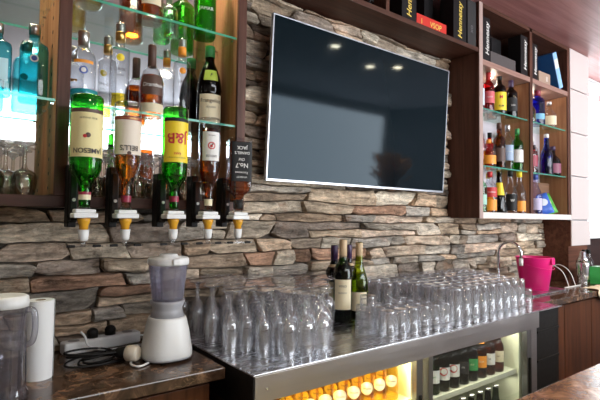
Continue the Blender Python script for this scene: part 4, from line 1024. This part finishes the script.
# black cable
cp = []
for i in range(360):
    a = i/360*2*PI*6.3; rr = .050+.022*math.sin(i*.043)+.007*math.sin(i*.21)
    cp.append((rr*1.35*math.cos(a), rr*.62*math.sin(a), .006+.042*(.5+.5*math.sin(i*.061+1.3))*(.35+.65*(i/360))))
cb = thing('cable_coil', 'loose coil of black cable on the marble in front of the power strip', 'cable', (.375, -.250, ZM), .15)
obj('cable', MB().tube(cp, .0033, 8), M_BLACK, cb)
obj('end_plug', MB().loft([(-.030, .008), (-.02, .015), (.004, .020), (.008, .020)], 20).xform(Matrix.Translation((.060, -.050, .030)) @ Matrix.Rotation(-.9, 4, 'Z') @ Matrix.Rotation(PI/2, 4, 'Y')), M_BLACK, cb)
obj('pin_face', MB().loft([(.008, .020), (.014, .024), (.040, .024), (.046, .020)], 20).xform(Matrix.Translation((.060, -.050, .030)) @ Matrix.Rotation(-.9, 4, 'Z') @ Matrix.Rotation(PI/2, 4, 'Y')), plain('beige_plastic', (.62, .55, .45), .5), cb)

# ================================================================ RIGHT COUNTER OBJECTS
sk_ = thing('sink', 'stainless steel sink basin under the pink bucket', 'sink', (2.97, -.25, .904))
sb = MB()
for (a, b, c, d) in ((-.22, .24, -.15, -.135), (-.22, .24, .095, .11), (-.22, -.205, -.135, .095), (.225, .24, -.135, .095)): sb.box(a, b, c, d, 0, .010)
obj('rim', sb, M_STEEL, sk_, bevel=.002)
obj('drainer', bx(-.205, .225, -.135, .095, 0, .004), M_STEEL, sk_)
bk = thing('bucket', 'magenta pink plastic bucket standing in the sink', 'bucket', (3.06, -.255, .9082))
PINK = plain('magenta_plastic', (.78, .010, .20), .35)
obj('body', MB().loft([(0, .082), (.19, .110), (.205, .113)], 40, cap1=False).loft([(.205, .110), (.01, .080)], 40, cap0=False, cap1=True), PINK, bk)
obj('rim', MB().tube([(.113*math.cos(2*PI*k/40), .113*math.sin(2*PI*k/40), .204) for k in range(41)], .004, 8, caps=False), PINK, bk)
hd = [(.1155*math.cos(a), .1155*math.sin(a), .165-.03*math.sin(t*PI)) for t, a in ((k/20, PI+k/20*PI) for k in range(21))]
obj('handle', MB().tube(hd, .0018, 6), PINK, bk)
obj('spout_lip', bx(-.02, .02, -.122, -.108, .165, .205), PINK, bk, bevel=.004)
tp = thing('tap', 'chrome swan-neck tap in front of the stone wall beside the pink bucket', 'tap', (2.86, -.12, .904))
obj('base', MB().loft([(0, .026), (.01, .026), (.03, .018), (.05, .014)], 20), M_CHROME, tp)
arc = [(0, 0, .04), (0, 0, .15), (0, 0, .235)]+[(.005*(1-math.cos(a)), -.0725*(1-math.cos(a)), .235+.075*math.sin(a)) for a in [PI*k/16 for k in range(1, 17)]]+[(.010, -.145, .205)]
obj('swan_neck', MB().tube(arc, .0095, 12), M_CHROME, tp)
obj('nozzle', MB().loft([(.165, .012), (.208, .013)], 16, cx=.010, cy=-.145), M_WHITE, tp)
obj('lever', MB().tube([(.0, -.015, .045), (.045, -.045, .075)], [.006, .005], 10), M_CHROME, tp)
wr = thing('wire_dish_rack', 'white wire dish rack half hidden behind the pink bucket', 'rack', (3.40, -.235, ZM))
for k in range(2):
    x = -.05+.10*k
    obj('wire', MB().tube(curve_pts([(x, .10, .004), (x, .06, .10), (x, 0, .14), (x, -.07, .10), (x, -.11, .004)], 24), .003, 6), M_WHITE, wr)
for yy in (.10, -.11): obj('rail', MB().tube([(-.12, yy, .004), (.12, yy, .004)], .004, 6), M_WHITE, wr)
B('soap_bottle', 'small green soap bottle behind the pink bucket right side', 'bottle', (3.41, -.085, ZM), .16, .032, 'square', plain('green_plastic', (.05, .42, .04), .4), None, cap=WHITEL)
# cocktail things near the window
cs = thing('cocktail_shaker', 'silver cocktail shaker beside the green carton under the window', 'shaker', (3.62, -.325, ZM))
obj('cup', MB().loft([(0, .032), (.004, .034), (.15, .045), (.155, .044)], 28), M_CHROME, cs)
obj('top', MB().loft([(.155, .043), (.19, .030), (.20, .022), (.225, .021), (.232, .015)], 28), M_CHROME, cs)
B('syrup_bottle', 'clear syrup bottle standing right of the cocktail shaker', 'bottle', (3.73, -.29, ZM), .235, .034, 'bordeaux', G_BTL, L_YELLOW, (.02, .5), BLACKL, labels=[(.1, .4, .6, WHITEL, [])])
B('syrup_bottle', 'clear syrup bottle behind the green carton', 'bottle', (3.82, -.285, ZM), .235, .034, 'bordeaux', G_BTL, None, cap=BLACKL, labels=[(.1, .4, .6, WHITEL, [])])
tag(obj('small_glass', tumbler_mesh(.075, .028, .026), [M_CLEAR, M_FOOT], loc=(3.545, -.355, ZM+.0002)), 'small glass standing left of the cocktail shaker', 'glass')
gc = thing('carton', 'bright green carton at the right picture edge', 'box', (3.755, -.375, ZM))
obj('box', bx(-.06, .06, -.035, .035, 0, .12), plain('green_carton', (.05, .48, .10), .4), gc, bevel=.003)
obj('lid_flap', bx(-.061, .061, -.036, .036, .120, .124), plain('green_carton_dark', (.03, .30, .06), .4), gc)
# cloth draped over the marble edge
cm = MB(); v = []; nu, nv = 22, 16
for j in range(nv+1):
    for i in range(nu+1):
        s, q = i/nu, j/nv
        x = 3.36+.42*s+.02*math.sin(q*7); d = q*.20
        zz = ZM+.004+.004*abs(math.sin(s*14+q*3))
        if d < .10: y = -.42-d
        else:
            y = -.5165-.006-.004*math.sin(s*19); zz = ZM+.006-(d-.10)*(.55+.45*math.sin(s*PI))
        v.append((x, y, zz))
cm.add(v, [(j*(nu+1)+i, j*(nu+1)+i+1, (j+1)*(nu+1)+i+1, (j+1)*(nu+1)+i) for j in range(nv) for i in range(nu)], 0, True)
co = obj('bar_cloth', cm, plain('cream_cloth', (.78, .66, .48), .9))
co.modifiers.new('s', 'SOLIDIFY').thickness = .002
tag(co, 'cream cloth draped over the marble edge beside the green carton', 'cloth')
